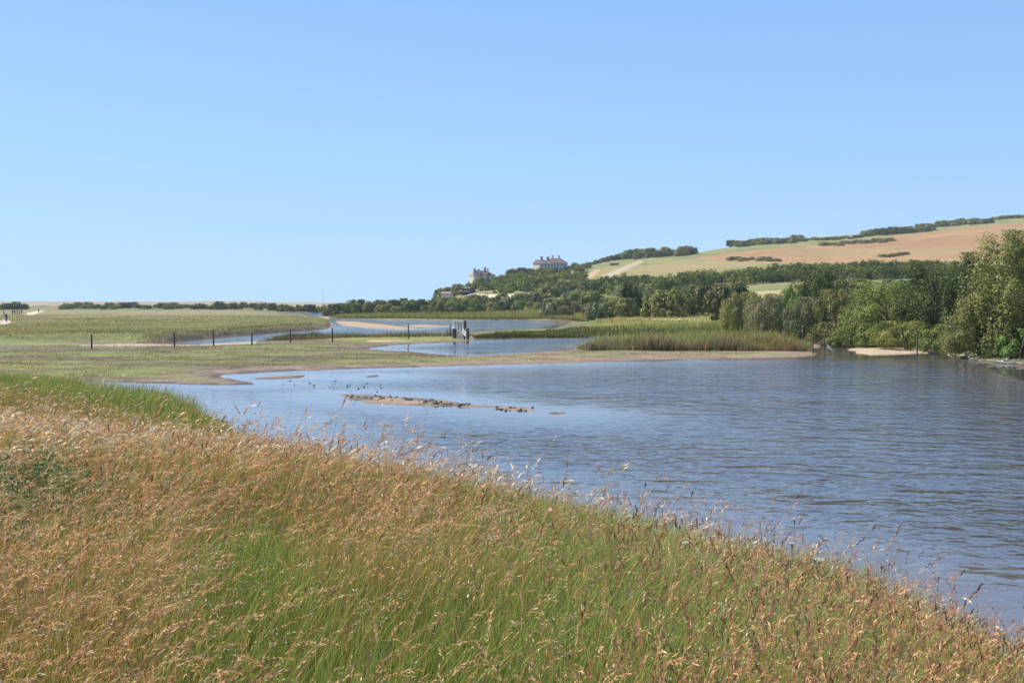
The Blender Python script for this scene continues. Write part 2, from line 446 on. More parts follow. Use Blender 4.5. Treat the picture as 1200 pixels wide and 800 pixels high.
# left meadow and the rest of the valley floor
mm = inpoly(gx, gy, MEADOW) & (D > .3)
col = np.where(mm[:, None], meadow, col)
mb = sstep(2.2, .3, D) * mm
col = mixc(col, C(.14, .11, .07), mb * .7)
val = (gy > 118) & (ppx > 386) & ~mm
col = np.where(val[:, None], mixc(mixc(C(.21, .20, .065), C(.13, .15, .05), sstep(.4, .6, n2)), mud, np.clip(mrim * .7, 0, 1)), col)
t = val & pin([(380, 374), (560, 376.5), (560, 388), (380, 388)])
col = np.where(t[:, None], sand * C(.85, .8, .72), col)
# reddish seeded strip at the far end of the meadow
t = (mm & (ppy < 374) & (ppy > 363.5) & (ppx < 330)).astype(float) * sstep(.35, .6, n2) * .6
col = mixc(col, C(.27, .19, .12), t)
# the dry path on the far left
t = pin([(-60, 377), (-20, 374.5), (10, 374.5), (13, 378), (5, 380.5), (-60, 384)])
col = np.where(t[:, None], C(.62, .55, .46), col)
t = pin([(33, 370), (42, 368), (55, 363), (60, 358.5), (52, 358), (45, 364), (30, 367)]) & (gy > 200)
col = np.where(t[:, None], C(.48, .40, .28), col)
# shingle
t = (gy > 640) & (gy < 840) & (ppx < 430)
col = np.where(t[:, None], mixc(C(.31, .24, .16), C(.26, .21, .14), n2), col)
t = (gy > 560) & (gy <= 650) & (ppx < 430)
col = np.where(t[:, None], mixc(C(.18, .17, .08), C(.12, .13, .055), sstep(.42, .6, n2)), col)
# near bank
nb = (gy < 62) & (gx < 20) & (D > 0.2) & ~((gx > -8.9) & (gy > 34))
col = np.where(nb[:, None], mixc(soil, marsh, sstep(42, 56, gy)), col)
# hillside
hl = hill(gx, gy) > .9
col = np.where(hl[:, None], rough, col)
t = hl & pin([(640, 372), (700, 352), (800, 348), (1000, 333), (1010, 350), (960, 392), (700, 382)])
col = np.where(t[:, None], mixc(C(.30, .27, .10), C(.36, .28, .135), sstep(.4, .6, n2)), col)
wob = (fbm(gx, gy, 35, 71, 3) - .5) * 4
FIELD = [(806, 303.5), (835, 299), (870, 294.5), (950, 288), (1050, 276.5), (1125, 267.5), (1200, 261.5), (1500, 240), (2000, 240), (2000, 300), (1130, 306), (1060, 311.5),
         (1000, 310), (920, 309), (850, 306.5)]
t = inpoly(ppx, ppy + wob * .3, FIELD) & hl
fcol = mixc(C(.275, .155, .075), C(.31, .19, .09), sstep(.3, .7, n4))
fcol = mixc(fcol, C(.27, .22, .10), sstep(.56, .75, fbm(gx * .3, gy, 30, 77, 4)) * .55)
col = np.where(t[:, None], fcol, col)
t = inpoly(ppx, ppy + wob * .2, [(664, 334), (690, 327), (712, 313), (735, 306.5), (765, 304), (806, 304), (850, 307), (930, 310), (960, 313), (850, 320), (760, 325)]) & hl
col = np.where(t[:, None], mixc(C(.20, .195, .075), C(.26, .20, .09), sstep(.4, .65, n4)), col)
t = inpoly(ppx, ppy, [(700, 326), (722, 316), (748, 305.5), (756, 305.5), (735, 316), (716, 325)]) & hl
col = np.where(t[:, None], C(.36, .29, .20), col)
t = inpoly(ppx, ppy, [(668, 333), (682, 325), (697, 316), (704, 316), (695, 325), (684, 331)]) & hl
col = np.where(t[:, None], C(.42, .27, .16), col)
t = inpoly(ppx, ppy, [(548, 344), (575, 345), (640, 343), (640, 347), (600, 350), (552, 348)]) & hl & (gy > 450)
col = np.where(t[:, None], C(.45, .38, .27), col)
col = np.where((D < 0)[:, None], mud * .8, col)
t = (gy > 40) & (gy < 70) & (gx < -8)
col = np.where((t & (D > 0))[:, None], mixc(col, mud * 1.15, sstep(3.0, .6, D + (n1 - .5) * 3)), col)
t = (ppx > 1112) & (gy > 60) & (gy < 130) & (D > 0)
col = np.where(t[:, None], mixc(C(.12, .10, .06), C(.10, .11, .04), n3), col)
ground_o = npmesh('ground', np.stack([gx, gy, GZZ], -1), grid_faces(len(rads), len(angs))[:, ::-1], col, M_GROUND, smooth=True)
tag(ground_o, kind='structure')

# ------------------------------------------------------------------ water sheet
wa = np.radians(np.concatenate([np.arange(-180, -32, 4), np.arange(-32, 32.01, .2), np.arange(36, 180, 4)]))
wr = [3.0]
while wr[-1] < 9000: wr.append(wr[-1] * (1.012 if wr[-1] < 600 else 1.05))
wr = np.array(wr)
WX, WY = polar_grid(wr, wa); wx, wy = WX.ravel(), WY.ravel()
wd = -shore(wx, wy)
wpx, wpy = project(wx, wy, np.zeros_like(wx))
lee = sstep(940, 1010, wpx) * sstep(426, 418, wpy)                                   # sheltered by the trees
lee = np.maximum(lee, sstep(1110, 1150, wpx) * sstep(0, 1, ((wpx - 1120) * .36 + 421 - wpy) / 4))
far_calm = sstep(400, 500, wy)
rough_ = (.12 + .88 * sstep(.5, 9, wd)) * (1 - .965 * lee)
off = np.clip(wd, 0, 20)
water_o = npmesh('water', np.stack([wx, wy, np.zeros_like(wx)], -1), grid_faces(len(wr), len(wa))[:, ::-1], None, M_WATER,
                 extra={'off': off, 'rough': rough_}, smooth=True)
tag(water_o, kind='structure')

# ------------------------------------------------------------------ blades
def ribbons(base, lean, h, w, nseg, cb, ct, curve=1.6, face=None):
    n = len(base); k = nseg + 1
    t = np.linspace(0, 1, k)
    ang = rng.uniform(0, 2 * np.pi, n) if face is None else face
    side = np.stack([np.cos(ang), np.sin(ang), np.zeros(n)], -1)
    V = np.empty((n, k, 2, 3), np.float32); Cc = np.empty((n, k, 2, 3), np.float32)
    for i, tt in enumerate(t):
        c = base.copy()
        c[:, 2] += h * tt * (1 - .22 * tt * np.clip(np.hypot(lean[:, 0], lean[:, 1]), 0, 1.5))
        c[:, :2] += lean * (h * tt ** curve)[:, None]
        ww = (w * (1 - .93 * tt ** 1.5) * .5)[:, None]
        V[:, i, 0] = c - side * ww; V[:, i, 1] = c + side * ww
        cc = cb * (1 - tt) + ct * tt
        Cc[:, i, 0] = cc; Cc[:, i, 1] = cc
    idx = (np.arange(n) * k * 2)[:, None]
    fs = []
    for i in range(nseg):
        fs.append(np.concatenate([idx + 2 * i, idx + 2 * i + 1, idx + 2 * i + 3, idx + 2 * i + 2], 1))
    Fq = np.stack(fs, 1).reshape(-1, 4)
    return V.reshape(-1, 3), Fq, Cc.reshape(-1, 3)

def diamonds(c, ax, L, W, colr):
    n = len(c)
    r = rng.normal(size=(n, 3)); s = np.cross(ax, r); s /= np.linalg.norm(s, axis=1)[:, None] + 1e-9
    a = ax * (L * .5)[:, None]; s = s * (W * .5)[:, None]
    V = np.stack([c - a, c + s - a * .1, c + a, c - s - a * .1], 1).reshape(-1, 3)
    Fq = np.arange(4 * n).reshape(-1, 4)
    return V, Fq, np.repeat(colr, 4, 0)

def join(parts):
    Vs, Fs, Cs = [], [], []; o = 0
    for v, f, c in parts:
        Vs.append(v); Fs.append(f + o); Cs.append(c); o += len(v)
    return np.concatenate(Vs), np.concatenate(Fs), np.concatenate(Cs)

def pick(cols, wts, n):
    cols = np.array(cols, float); i = rng.choice(len(cols), n, p=np.array(wts) / sum(wts))
    return cols[i] * rng.uniform(.72, 1.28, (n, 1)) * rng.uniform(.94, 1.06, (n, 3))

# ---- tall summer grass on the near bank
def sample_bank(n, r0, r1, p):
    u = rng.uniform(0, 1, n)
    r = (r0 ** p + u * (r1 ** p - r0 ** p)) ** (1 / p)
    a = np.radians(rng.uniform(-31, 31, n))
    return r * np.sin(a), r * np.cos(a)

def G(px, py, cx, cy, sx, sy, ang=0):
    c, s = math.cos(R(ang)), math.sin(R(ang)); dx, dy = px - cx, py - cy
    return np.exp(-(((dx * c + dy * s) / sx) ** 2 + ((-dx * s + dy * c) / sy) ** 2))

def greenness(x, y, z):
    px, py = project(x, y, z + .55)
    g = .25 + .8 * (fbm(x, y, 1.7, 91, 3) - .40)
    g = g + .5 * G(px, py, 470, 770, 260, 80) + .95 * G(px, py, 330, 745, 130, 75, 30) + .6 * G(px, py, 560, 800, 220, 60) + .5 * G(px, py, 285, 640, 60, 60, 0)
    g = g + .75 * G(px, py, 780, 650, 240, 50, 14) + .35 * G(px, py, 700, 740, 200, 60) + .5 * G(px, py, 1180, 790, 60, 40) + .18 * G(px, py, 880, 720, 320, 90, 10) - .25 * G(px, py, 80, 720, 160, 110) - .15 * G(px, py, 100, 500, 160, 40) - .25 * G(px, py, 480, 600, 160, 40, 14)
    g = g + .4 * G(px, py, 400, 530, 50, 18, 20)
    g = g + .8 * sstep(27, 33, y + (fbm(x, y, 4, 95, 2) - .5) * 6)
    g = g + .35 * (fbm(x, y, .55, 97, 2) - .5)
    return np.clip(g, 0, .84 + .16 * sstep(27, 33, y))

parts = []
total = 440000
NEAR = 10.5
x, y = sample_bank(total, 2.2, 62, .72)
d = shore(x, y)
k = (d > .25) & ~((x > -8.9) & (y > 34)) & (y < 55) & ~((y < 2.4) & (np.abs(x) < .6))
x, y, d = x[k], y[k], d[k]
z = height(x, y, d)
hl_ = (z > .1)
x, y, d, z = x[hl_], y[hl_], d[hl_], z[hl_]
g = greenness(x, y, z)
r = np.hypot(x, y)
# thin the sward at the very edge of the water
n = len(x)
base = np.stack([x, y, z - .02], -1)
ppx2, ppy2 = project(x, y, z + .5)
nettle = G(ppx2, ppy2, 45, 588, 75, 34)
hscale = (.85 + .5 * fbm(x, y, 1.6, 99, 3)) * np.interp(x / np.maximum(y, 1), [-.02, .12, .28, .45], [1, 1.12, 1.12, .92]) * np.interp(y, [0, 26, 33, 46, 62], [1, 1, 1.75, 1.5, .6])
wind = np.stack([rng.normal(.16, .24, n), rng.normal(-.02, .22, n)], -1)
isg = rng.uniform(0, 1, n) < g
h = np.where(isg, rng.uniform(.28, .60, n), rng.uniform(.30, .68, n)) * hscale
w = rng.uniform(.004, .009, n) * np.clip(r / 7.5, .75, 4)
cg = pick([(.16, .25, .035), (.25, .32, .055), (.36, .37, .09), (.10, .16, .03)], [3, 3, 2, 2], n)
cd = pick([(.42, .33, .075), (.58, .365, .11), (.66, .45, .17), (.31, .30, .065), (.44, .21, .08)], [3, 3, 1.6, 3.5, 2], n)
spur = sstep(28, 34, y)
cg = mixc(cg, cg * C(1.12, .95, 1.1), spur)
pale_g = np.clip(G(ppx2, ppy2, 790, 630, 230, 32, 16), 0, 1) * (rng.uniform(0, 1, n) < .6)
cg = mixc(cg, np.tile(C(.30, .34, .13), (n, 1)) * rng.uniform(.75, 1.2, (n, 1)), pale_g)
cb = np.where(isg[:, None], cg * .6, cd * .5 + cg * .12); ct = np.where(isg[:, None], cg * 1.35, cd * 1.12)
nearm = r < NEAR
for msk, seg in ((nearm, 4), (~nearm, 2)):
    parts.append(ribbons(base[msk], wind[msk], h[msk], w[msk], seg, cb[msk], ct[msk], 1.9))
# flowering stems with seed heads
hp = np.clip(1.0 - 1.0 * g + .28 * sstep(0, .3, x / np.maximum(y, 1)), .10, 1) * (1 - .85 * nettle)
hp = hp * np.interp(d, [0, 2, 6], [.35, .6, 1])
has = rng.uniform(0, 1, n) < hp * np.interp(r, [2, 8, 30, 60], [.22, .27, .32, .26])
i = np.where(has)[0]
sb = base[i]; ns_ = len(i); rr = r[i]
crest = sstep(3.5, 1.0, np.abs(d[i] - 6.5)) * (y[i] < 14)
sh = (rng.uniform(.42, .72, ns_) + (rng.uniform(0, 1, ns_) < .03 + .15 * crest) * rng.uniform(.08, .36, ns_)) * hscale[i]
slean = np.stack([rng.normal(0, .21, ns_) + np.interp(sb[:, 0] / np.maximum(sb[:, 1], 1), [-.4, 0, .25], [.27, .17, .06]), rng.normal(0, .16, ns_)], -1)
cs = pick([(.40, .30, .14), (.30, .25, .10), (.24, .15, .075)], [3, 3, 1.5], ns_)
sw = .0026 * np.clip(rr / 5, .8, 6)
nm = rr < NEAR
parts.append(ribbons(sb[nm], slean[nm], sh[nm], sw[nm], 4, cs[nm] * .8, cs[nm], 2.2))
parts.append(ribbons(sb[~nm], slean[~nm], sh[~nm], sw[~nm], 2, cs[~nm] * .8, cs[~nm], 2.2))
lm = np.hypot(slean[:, 0], slean[:, 1])
tip = sb.copy(); tip[:, 2] += sh * (1 - .22 * np.clip(lm, 0, 1.5)); tip[:, :2] += slean * sh[:, None]
tan = np.stack([slean[:, 0] * 2.2, slean[:, 1] * 2.2, 1 - .45 * lm], -1); tan /= np.linalg.norm(tan, axis=1)[:, None]
kind = rng.choice(4, ns_, p=[.52, .24, .16, .08])         # tan plume, spike, open panicle, dark spike
rightish = sstep(-.05, .15, sb[:, 0] / np.maximum(sb[:, 1], 1))
kind = np.where((rng.uniform(0, 1, ns_) < .5 * rightish), 1 + 2 * (rng.uniform(0, 1, ns_) < .45).astype(int), kind)
hc = np.array([(.70, .395, .18), (.54, .26, .12), (.78, .60, .36), (.22, .11, .055)])[kind] * rng.uniform(.75, 1.25, (ns_, 1)) * rng.uniform(.95, 1.05, (ns_, 3))
HL = np.array([.085, .075, .12, .06])[kind] * rng.uniform(.7, 1.4, ns_) * np.interp(rr, [3, 8], [1.25, 1.0])
HR = np.array([.0085, .005, .02, .007])[kind]
droop = np.array([.55, .15, .5, .05])[kind] * rng.uniform(.3, 1.5, ns_)
def head_pts(ii, s):
    """point at fraction s along the drooping head; s may be an array"""
    p = tip[ii] + tan[ii] * (HL[ii] * s)[:, None]
    wd_ = slean[ii] / (lm[ii][:, None] + 1e-6)
    bend = droop[ii] * HL[ii] * s ** 2
    p[:, :2] += wd_ * bend[:, None] * .6; p[:, 2] -= bend * .75
    return p
inear = np.where(nm)[0]; ifar = np.where(~nm)[0]
J = 16
ii = np.repeat(inear, J); s = np.tile(np.linspace(-.05, 1, J), len(inear)) + rng.uniform(-.04, .04, len(inear) * J)
p0 = head_pts(ii, s); p1 = head_pts(ii, s + .12); ax = p1 - p0; ax /= np.linalg.norm(ax, axis=1)[:, None]
rad = rng.normal(size=(len(ii), 3)); rad -= ax * (rad * ax).sum(1)[:, None]; rad /= np.linalg.norm(rad, axis=1)[:, None]
prof = np.sin(np.pi * np.clip(s * .8 + .15, 0, 1))
c0 = p0 + rad * (HR[ii] * prof * rng.uniform(.3, 1.0, len(ii)))[:, None]
axx = ax * .8 + rad * .45; axx /= np.linalg.norm(axx, axis=1)[:, None]
sz = np.where(kind[ii] == 2, .010, .015) * rng.uniform(.7, 1.3, len(ii)) * np.clip(rr[ii] / 6, 1, 1.6)
parts.append(diamonds(c0, axx, sz * 1.4, sz * .27, hc[ii] * rng.uniform(.8, 1.2, (len(ii), 1))))
# farther away each head is a few spikelets only
J = 3
ii = np.repeat(ifar, J); s = np.tile(np.array([.1, .5, .9]), len(ifar))
p0 = head_pts(ii, s); p1 = head_pts(ii, s + .2); ax = p1 - p0; ax /= np.linalg.norm(ax, axis=1)[:, None]
parts.append(diamonds(p0, ax, HL[ii] * .6, np.clip(HR[ii] * 1.1 * np.clip(rr[ii] / 12, 1, 2.2), .006, .03), hc[ii]))
V, Fq, Cc = join(parts)
tag(npmesh('tall_grass', V, Fq, Cc, M_GRASS), 'tall tan and green summer grass with seed heads covering the near bank', 'grass', kind='stuff')
print('grass verts', len(V), 'stems', ns_)

# ---- leafy patch (nettles) among the grass on the left
nn = 9000
qx, qy = sample_bank(nn * 6, 4, 14, 1.2)
qz = height(qx, qy); a, b = project(qx, qy, qz + .4)
k = rng.uniform(0, 1, len(qx)) < G(a, b, 42, 590, 70, 28); qx, qy, qz = qx[k][:2600], qy[k][:2600], qz[k][:2600]
J = 16; m_ = len(qx); J = 26; ii = np.repeat(np.arange(m_), J)
hh = rng.uniform(.38, .72, m_)
c0 = np.stack([qx[ii] + rng.normal(0, .035, m_ * J), qy[ii] + rng.normal(0, .035, m_ * J), qz[ii] + hh[ii] * (rng.uniform(.25, 1.0, m_ * J))], -1)
an = rng.uniform(0, 6.28, m_ * J); ax = np.stack([np.cos(an), np.sin(an), rng.uniform(-.7, .2, m_ * J)], -1); ax /= np.linalg.norm(ax, axis=1)[:, None]
lc = pick([(.15, .18, .045), (.22, .24, .07), (.09, .11, .035), (.30, .27, .10)], [3, 2, 1.5, .8], m_ * J)
v1 = diamonds(c0 + ax * .03, ax, rng.uniform(.028, .055, m_ * J), rng.uniform(.012, .022, m_ * J), lc)
v2 = ribbons(np.stack([qx, qy, qz], -1), rng.normal(0, .06, (m_, 2)), hh, np.full(m_, .006), 2, np.tile(C(.10, .10, .05), (m_, 1)), np.tile(C(.12, .15, .06), (m_, 1)))
V, Fq, Cc = join([v1, v2])
tag(npmesh('nettles', V, Fq, Cc, M_GRASS), 'dark green leafy nettle patch among the tan grass', 'nettles', kind='stuff')

# ------------------------------------------------------------------ reeds and marsh grass strips
def scatter_poly(P, n, inward=.15):
    """denser towards the viewer's side, as far blades cannot be told apart"""
    A = np.array(P, float); n = int(n)
    px = rng.uniform(A[:, 0].min(), A[:, 0].max(), n * 6); py = rng.uniform(A[:, 1].min(), A[:, 1].max(), n * 6)
    k = inpoly(px, py, P); px, py = px[k][:n], py[k][:n]
    X, Y = ground(px, py)
    d = shore(X, Y); k = d > inward
    return X[k], Y[k], d[k]

def blades_strip(P, n, h0, h1, w, colr, wts, lean=.15, base_dark=.55, inward=.15, hn=.5, nz=6, streak=False):
    X, Y, d = scatter_poly(P, n, inward)
    Z = height(X, Y, d); m = len(X)
    hs = (1 - hn) + 2 * hn * np.clip((fbm(X, Y, nz, 301, 3) - .5) * 1.9 + .5, 0, 1)
    h = rng.uniform(h0, h1, m) * hs
    qx_, _q = project(X, Y, Z); xa, xb = min(p[0] for p in P), max(p[0] for p in P)
    h = h * (.35 + .65 * np.clip(np.minimum(qx_ - xa, xb - qx_) / min(30, (xb - xa) * .3), 0, 1))
    c = pick(colr, wts, m)
    if streak:
        c = mixc(c, np.tile(C(.15, .12, .075), (m, 1)) * rng.uniform(.8, 1.2, (m, 1)), sstep(.45, .56, fbm(X * .3, Y, 3.2, 331, 3)) * .85)
    tint = fbm(X, Y, nz * 2, 305, 3)[:, None]
    c = mixc(c * (.6 + .75 * tint), c * C(1.35, 1.05, .95), sstep(.5, .68, fbm(X, Y, nz * 1.3, 311, 3)) * .7)
    ln = np.stack([rng.normal(.08, lean, m), rng.normal(0, lean, m)], -1)
    wv = rng.uniform(.5, 1.3, m) * Y / F * .75 * np.ones(m)
    return ribbons(np.stack([X, Y, Z - .02], -1), ln, h, wv, 2, c * base_dark, c, 1.8)

GR = [(.26, .28, .075), (.33, .325, .10), (.18, .21, .06), (.42, .35, .155)]
# reed island at the right: green tops, brown dead lower parts towards the water
rp = [blades_strip([(676, 409), (700, 403.5), (780, 401), (880, 400), (945, 399), (953, 405), (951, 411), (930, 412.5), (860, 413), (780, 413), (700, 412.5)], 16000, .5, .95, .05,
                   GR, [4, 4, 2, 1], .16, .85, hn=.55, nz=4),
      blades_strip([(676, 410.5), (780, 411.5), (951, 410), (951, 412.8), (860, 413.8), (780, 413.8), (690, 413)], 9000, .45, .95, .06,
                   [(.13, .12, .055), (.22, .17, .10), (.38, .29, .19), (.11, .12, .045)], [3, 3, 2.2, 3], .34, .8, hn=.75, nz=3),
      blades_strip([(672, 411), (700, 402.5), (780, 400.5), (880, 399.5), (952, 399), (954, 412.5), (860, 413.3), (780, 413.4), (690, 412.5)], 2200, .75, 1.2, .05,
                   [(.40, .34, .16), (.24, .25, .08), (.48, .38, .22)], [2, 3, 1], .3, .9, hn=.6, nz=3)]
V, Fq, Cc = join(rp)
tag(npmesh('reed_bed', V, Fq, Cc, M_REED), 'green reed bed with brown lower stems on the mud bar at the pool edge', 'reeds', kind='stuff')
# marsh grass behind it, to the foot of the scrub
ms = [blades_strip([(655, 389), (700, 386.5), (800, 386), (900, 387), (955, 389), (960, 397), (900, 396), (800, 396), (720, 395), (660, 394.5)], 9000, .35, .75, .09, GR, [3, 3, 3, 1], .3, .8, hn=.6),
      blades_strip([(650, 389), (960, 392), (960, 395.5), (800, 396), (700, 395.3), (650, 394)], 2500, .5, .9, .09, [(.08, .09, .04), (.11, .12, .05)], [1, 1], .2, .6),
      blades_strip([(690, 381), (760, 375), (900, 375), (1000, 382), (1000, 390), (900, 388), (700, 387)], 14000, .25, .65, .12, [(.40, .37, .12), (.50, .42, .18), (.27, .30, .08)], [3, 3, 2.5], .45, .95, hn=.6, nz=9),
      blades_strip([(375, 371), (420, 369), (660, 367.5), (720, 369), (720, 379), (675, 378), (640, 375.5), (500, 375), (410, 373.5)], 16000, .7, 1.2, .22, [(.26, .26, .075), (.21, .22, .07), (.32, .29, .11)], [4, 3, 1], .1, .75, hn=.3, nz=14),
      blades_strip([(385, 372.3), (410, 373.6), (500, 375.1), (640, 375.6), (672, 378.8), (690, 381), (690, 379), (650, 374), (500, 373.9), (400, 371.9)], 5000, .3, .6, .2, [(.08, .075, .045), (.22, .18, .12), (.1, .09, .05)], [4, 1.2, 3], .2, .7, hn=.3)]
V, Fq, Cc = join(ms)
tag(npmesh('marsh_grass', V, Fq, Cc, M_REED), 'yellow green marsh grass along the far river bank and below the scrub', 'grass', kind='stuff')
# rushes on the narrow bank between river and middle pool
hb = [blades_strip([(553, 395), (570, 393.4), (610, 392), (655, 389), (700, 387.5), (715, 391), (700, 395), (640, 396.2), (600, 396.8), (558, 396.7)], 11000, .22, .5, .09,
                   [(.14, .17, .05), (.09, .11, .04), (.22, .21, .09)], [3, 3, 1.5], .2, .7, hn=.55, nz=4),
      blades_strip([(553, 395), (600, 395.2), (690, 394.2), (690, 395.6), (600, 396.8), (556, 396.9)], 5000, .3, .5, .09, [(.06, .07, .03), (.05, .05, .03)], [1, 1], .3, .7)]  # near-black front row: shade on the rush undersides put into the blade colour
V, Fq, Cc = join(hb)
tag(npmesh('rushes', V, Fq, Cc, M_REED), 'dark green rushes with a foot coloured as shade on the narrow bank between river and middle pool', 'rushes', kind='stuff')
# scrubby grass beside the fence and on the meadow
fg = [blades_strip([(290, 400.5), (350, 396.5), (400, 394.8), (480, 394.2), (548, 391.5), (556, 395), (480, 397), (400, 398), (350, 400)], 5000, .2, .6, .07, [(.24, .20, .10), (.34, .26, .16), (.12, .14, .05)], [3, 2, 2], .3, .6, hn=.6, nz=4),
      blades_strip([(315, 398.5), (350, 396.6), (385, 395.2), (385, 397.5), (330, 400)], 1500, .4, .85, .08, [(.10, .13, .045), (.14, .15, .06)], [1, 1], .25, .6, hn=.6, nz=4),
      blades_strip([(-60, 403), (95, 401), (170, 401.2), (240, 395.8), (300, 390.6), (388, 384), (386, 376), (370, 373), (250, 372), (-60, 372)], 46000, .08, .22, .16, [(.235, .23, .08), (.29, .25, .105), (.19, .20, .07), (.33, .25, .135)], [4, 3, 3, 1.5], .3, .95, hn=.4, nz=12),
      blades_strip([(160, 403.2), (200, 399.6), (240, 396), (300, 391), (388, 384.3), (388, 376), (383, 376), (380, 383), (300, 389), (240, 394), (160, 401)], 7000, .10, .26, .13, [(.17, .15, .075), (.27, .22, .12), (.13, .11, .06)], [3, 2, 2], .35, .6, inward=.05, hn=.4, nz=6),
      blades_strip([(-60, 408), (90, 407), (300, 405), (430, 401), (560, 419), (640, 416), (700, 412), (900, 414), (900, 416), (640, 424), (450, 428), (300, 432), (160, 446), (90, 446), (40, 438), (-60, 430)], 60000, .02, .09, .07, [(.23, .235, .075), (.18, .18, .065), (.22, .175, .095), (.15, .12, .07)], [4, 3, 1.5, 1.5], .4, .95, hn=.5, nz=3, streak=True)]
V, Fq, Cc = join(fg)
tag(npmesh('meadow_grass', V, Fq, Cc, M_REED), 'short olive grass over the salt marsh and the left meadow', 'grass', kind='stuff')

# ------------------------------------------------------------------ trees and bushes
PAL = {
 'dark':  [(0.070, 0.095, 0.028), (0.095, 0.122, 0.032), (0.123, 0.140, 0.036)],
 'olive': [(0.168, 0.184, 0.045), (0.213, 0.219, 0.055), (0.252, 0.250, 0.075)],
 'green': [(0.136, 0.166, 0.036), (0.187, 0.214, 0.047), (0.229, 0.243, 0.055)],
 'grey':  [(0.190, 0.214, 0.085), (0.246, 0.261, 0.115), (0.157, 0.179, 0.065)],
 'brown': [(0.202, 0.179, 0.075), (0.252, 0.219, 0.095), (0.146, 0.155, 0.055)],
 'bright': [(0.179, 0.285, 0.055), (0.224, 0.321, 0.070), (0.157, 0.237, 0.055)],
}
def crown_np(rx, ry, rz, ncl, nlf, leaf, pal, skirt=.15, lop=.25, cl=.30, accent=None):
    """leaf clumps scattered through an uneven dome that stands on z=0"""
    u = rng.normal(size=(ncl, 3)); u /= np.linalg.norm(u, axis=1)[:, None]
    u[:, 2] = np.where(u[:, 2] < -skirt, -u[:, 2] * rng.uniform(0, 1, ncl), u[:, 2])
    ph = np.arctan2(u[:, 1], u[:, 0])
    k1, k2, p1, p2 = 2, 5, rng.uniform(0, 6.28), rng.uniform(0, 6.28)
    rad = rng.uniform(.62, 1.0, ncl) ** .6 * (1 + lop * .5 * np.sin(k1 * ph + p1) + lop * .35 * np.sin(k2 * ph + p2 + 4 * u[:, 2])) * rng.uniform(1 - lop * .4, 1 + lop * .4, ncl)
    cen = u * (rad / (np.abs(u) ** 3).sum(1) ** (1 / 3))[:, None]
    cen[:, 2] = cen[:, 2] * .82 + .18
    clr = cl * rng.uniform(.6, 1.25, ncl)
    v = rng.normal(size=(ncl, nlf, 3)); v /= np.linalg.norm(v, axis=2)[:, :, None]
    rr = rng.uniform(.45, 1, (ncl, nlf, 1)) ** .5
    v2 = v * rr; v2[:, :, 2] *= .75
    P = cen[:, None, :] + v2 * clr[:, None, None]
    P[:, :, 2] = np.maximum(P[:, :, 2], rng.uniform(-.02, .06, (ncl, nlf)))
    P = P.reshape(-1, 3)
    P[:, :2] /= np.percentile(np.hypot(P[:, 0], P[:, 1]), 97); P[:, 2] /= np.percentile(P[:, 2], 98.5); P[:, 2] = np.where(P[:, 2] > 1.0, 1.0 - (P[:, 2] - 1.0) * .6, P[:, 2])
    P = P * np.array([rx, ry, rz])
    nrm = v.reshape(-1, 3) * 1.0 + np.repeat(u, nlf, 0) * .35 + np.array([0, 0, .25]) + rng.normal(size=(ncl * nlf, 3)) * .38
    nrm /= np.linalg.norm(nrm, axis=1)[:, None]
    t = np.cross(nrm, rng.normal(size=nrm.shape)); t /= np.linalg.norm(t, axis=1)[:, None]
    b = np.cross(nrm, t)
    m = len(P); L = (leaf * rng.uniform(.6, 1.4, m))[:, None]; W = L * .62
    V = np.stack([P - t * L * .5, P + b * W * .5 + t * L * .08, P + t * L * .5, P - b * W * .5 + t * L * .08], 1).reshape(-1, 3)
    cp = np.array(PAL[pal]); cc = cp[rng.integers(0, len(cp), ncl)]
    c = np.repeat(cc, nlf, 0) * rng.uniform(.7, 1.3, (m, 1)) * rng.uniform(.92, 1.08, (m, 3))
    if accent is not None:
        k = rng.uniform(0, 1, m) < accent[1]; c[k] = np.array(accent[0]) * rng.uniform(.8, 1.2, (k.sum(), 1))
    return V, np.arange(4 * m).reshape(-1, 4), np.repeat(c, 4, 0)

def trunk_mb(h, r0, rx, ry, nl=7, sd=0):
    rd = random.Random(sd); mb = MB()
    nst = rd.choice((1, 2, 3))
    for s_ in range(nst):
        ox, oy = rd.uniform(-.12, .12) * rx * (nst > 1) , rd.uniform(-.12, .12) * ry * (nst > 1)
        lx, ly = rd.uniform(-.25, .25) * rx, rd.uniform(-.25, .25) * ry
        pts = [(ox, oy, -.3), (ox + lx * .2, oy + ly * .2, h * .2), (ox + lx * .6, oy + ly * .6, h * .45), (ox + lx, oy + ly, h * .72)]
        mb.tube(pts, [r0, r0 * .8, r0 * .55, r0 * .25])
        for k_ in range(nl):
            f = rd.uniform(.15, .6); an = rd.uniform(0, 6.28)
            sx_, sy_, sz_ = ox + lx * f, oy + ly * f, h * f * .9
            L_ = rd.uniform(.45, .85)
            ex, ey, ez = sx_ + math.cos(an) * rx * L_, sy_ + math.sin(an) * ry * L_, sz_ + h * rd.uniform(.12, .38)
            mb.tube([(sx_, sy_, sz_), ((sx_ + ex) / 2, (sy_ + ey) / 2, (sz_ + ez) / 2 + h * .03), (ex, ey, min(ez, h * .88))], [r0 * .42, r0 * .25, r0 * .08], 5)
    return mb

def zat(X, Y): return float(height(np.array([X]), np.array([Y]))[0])

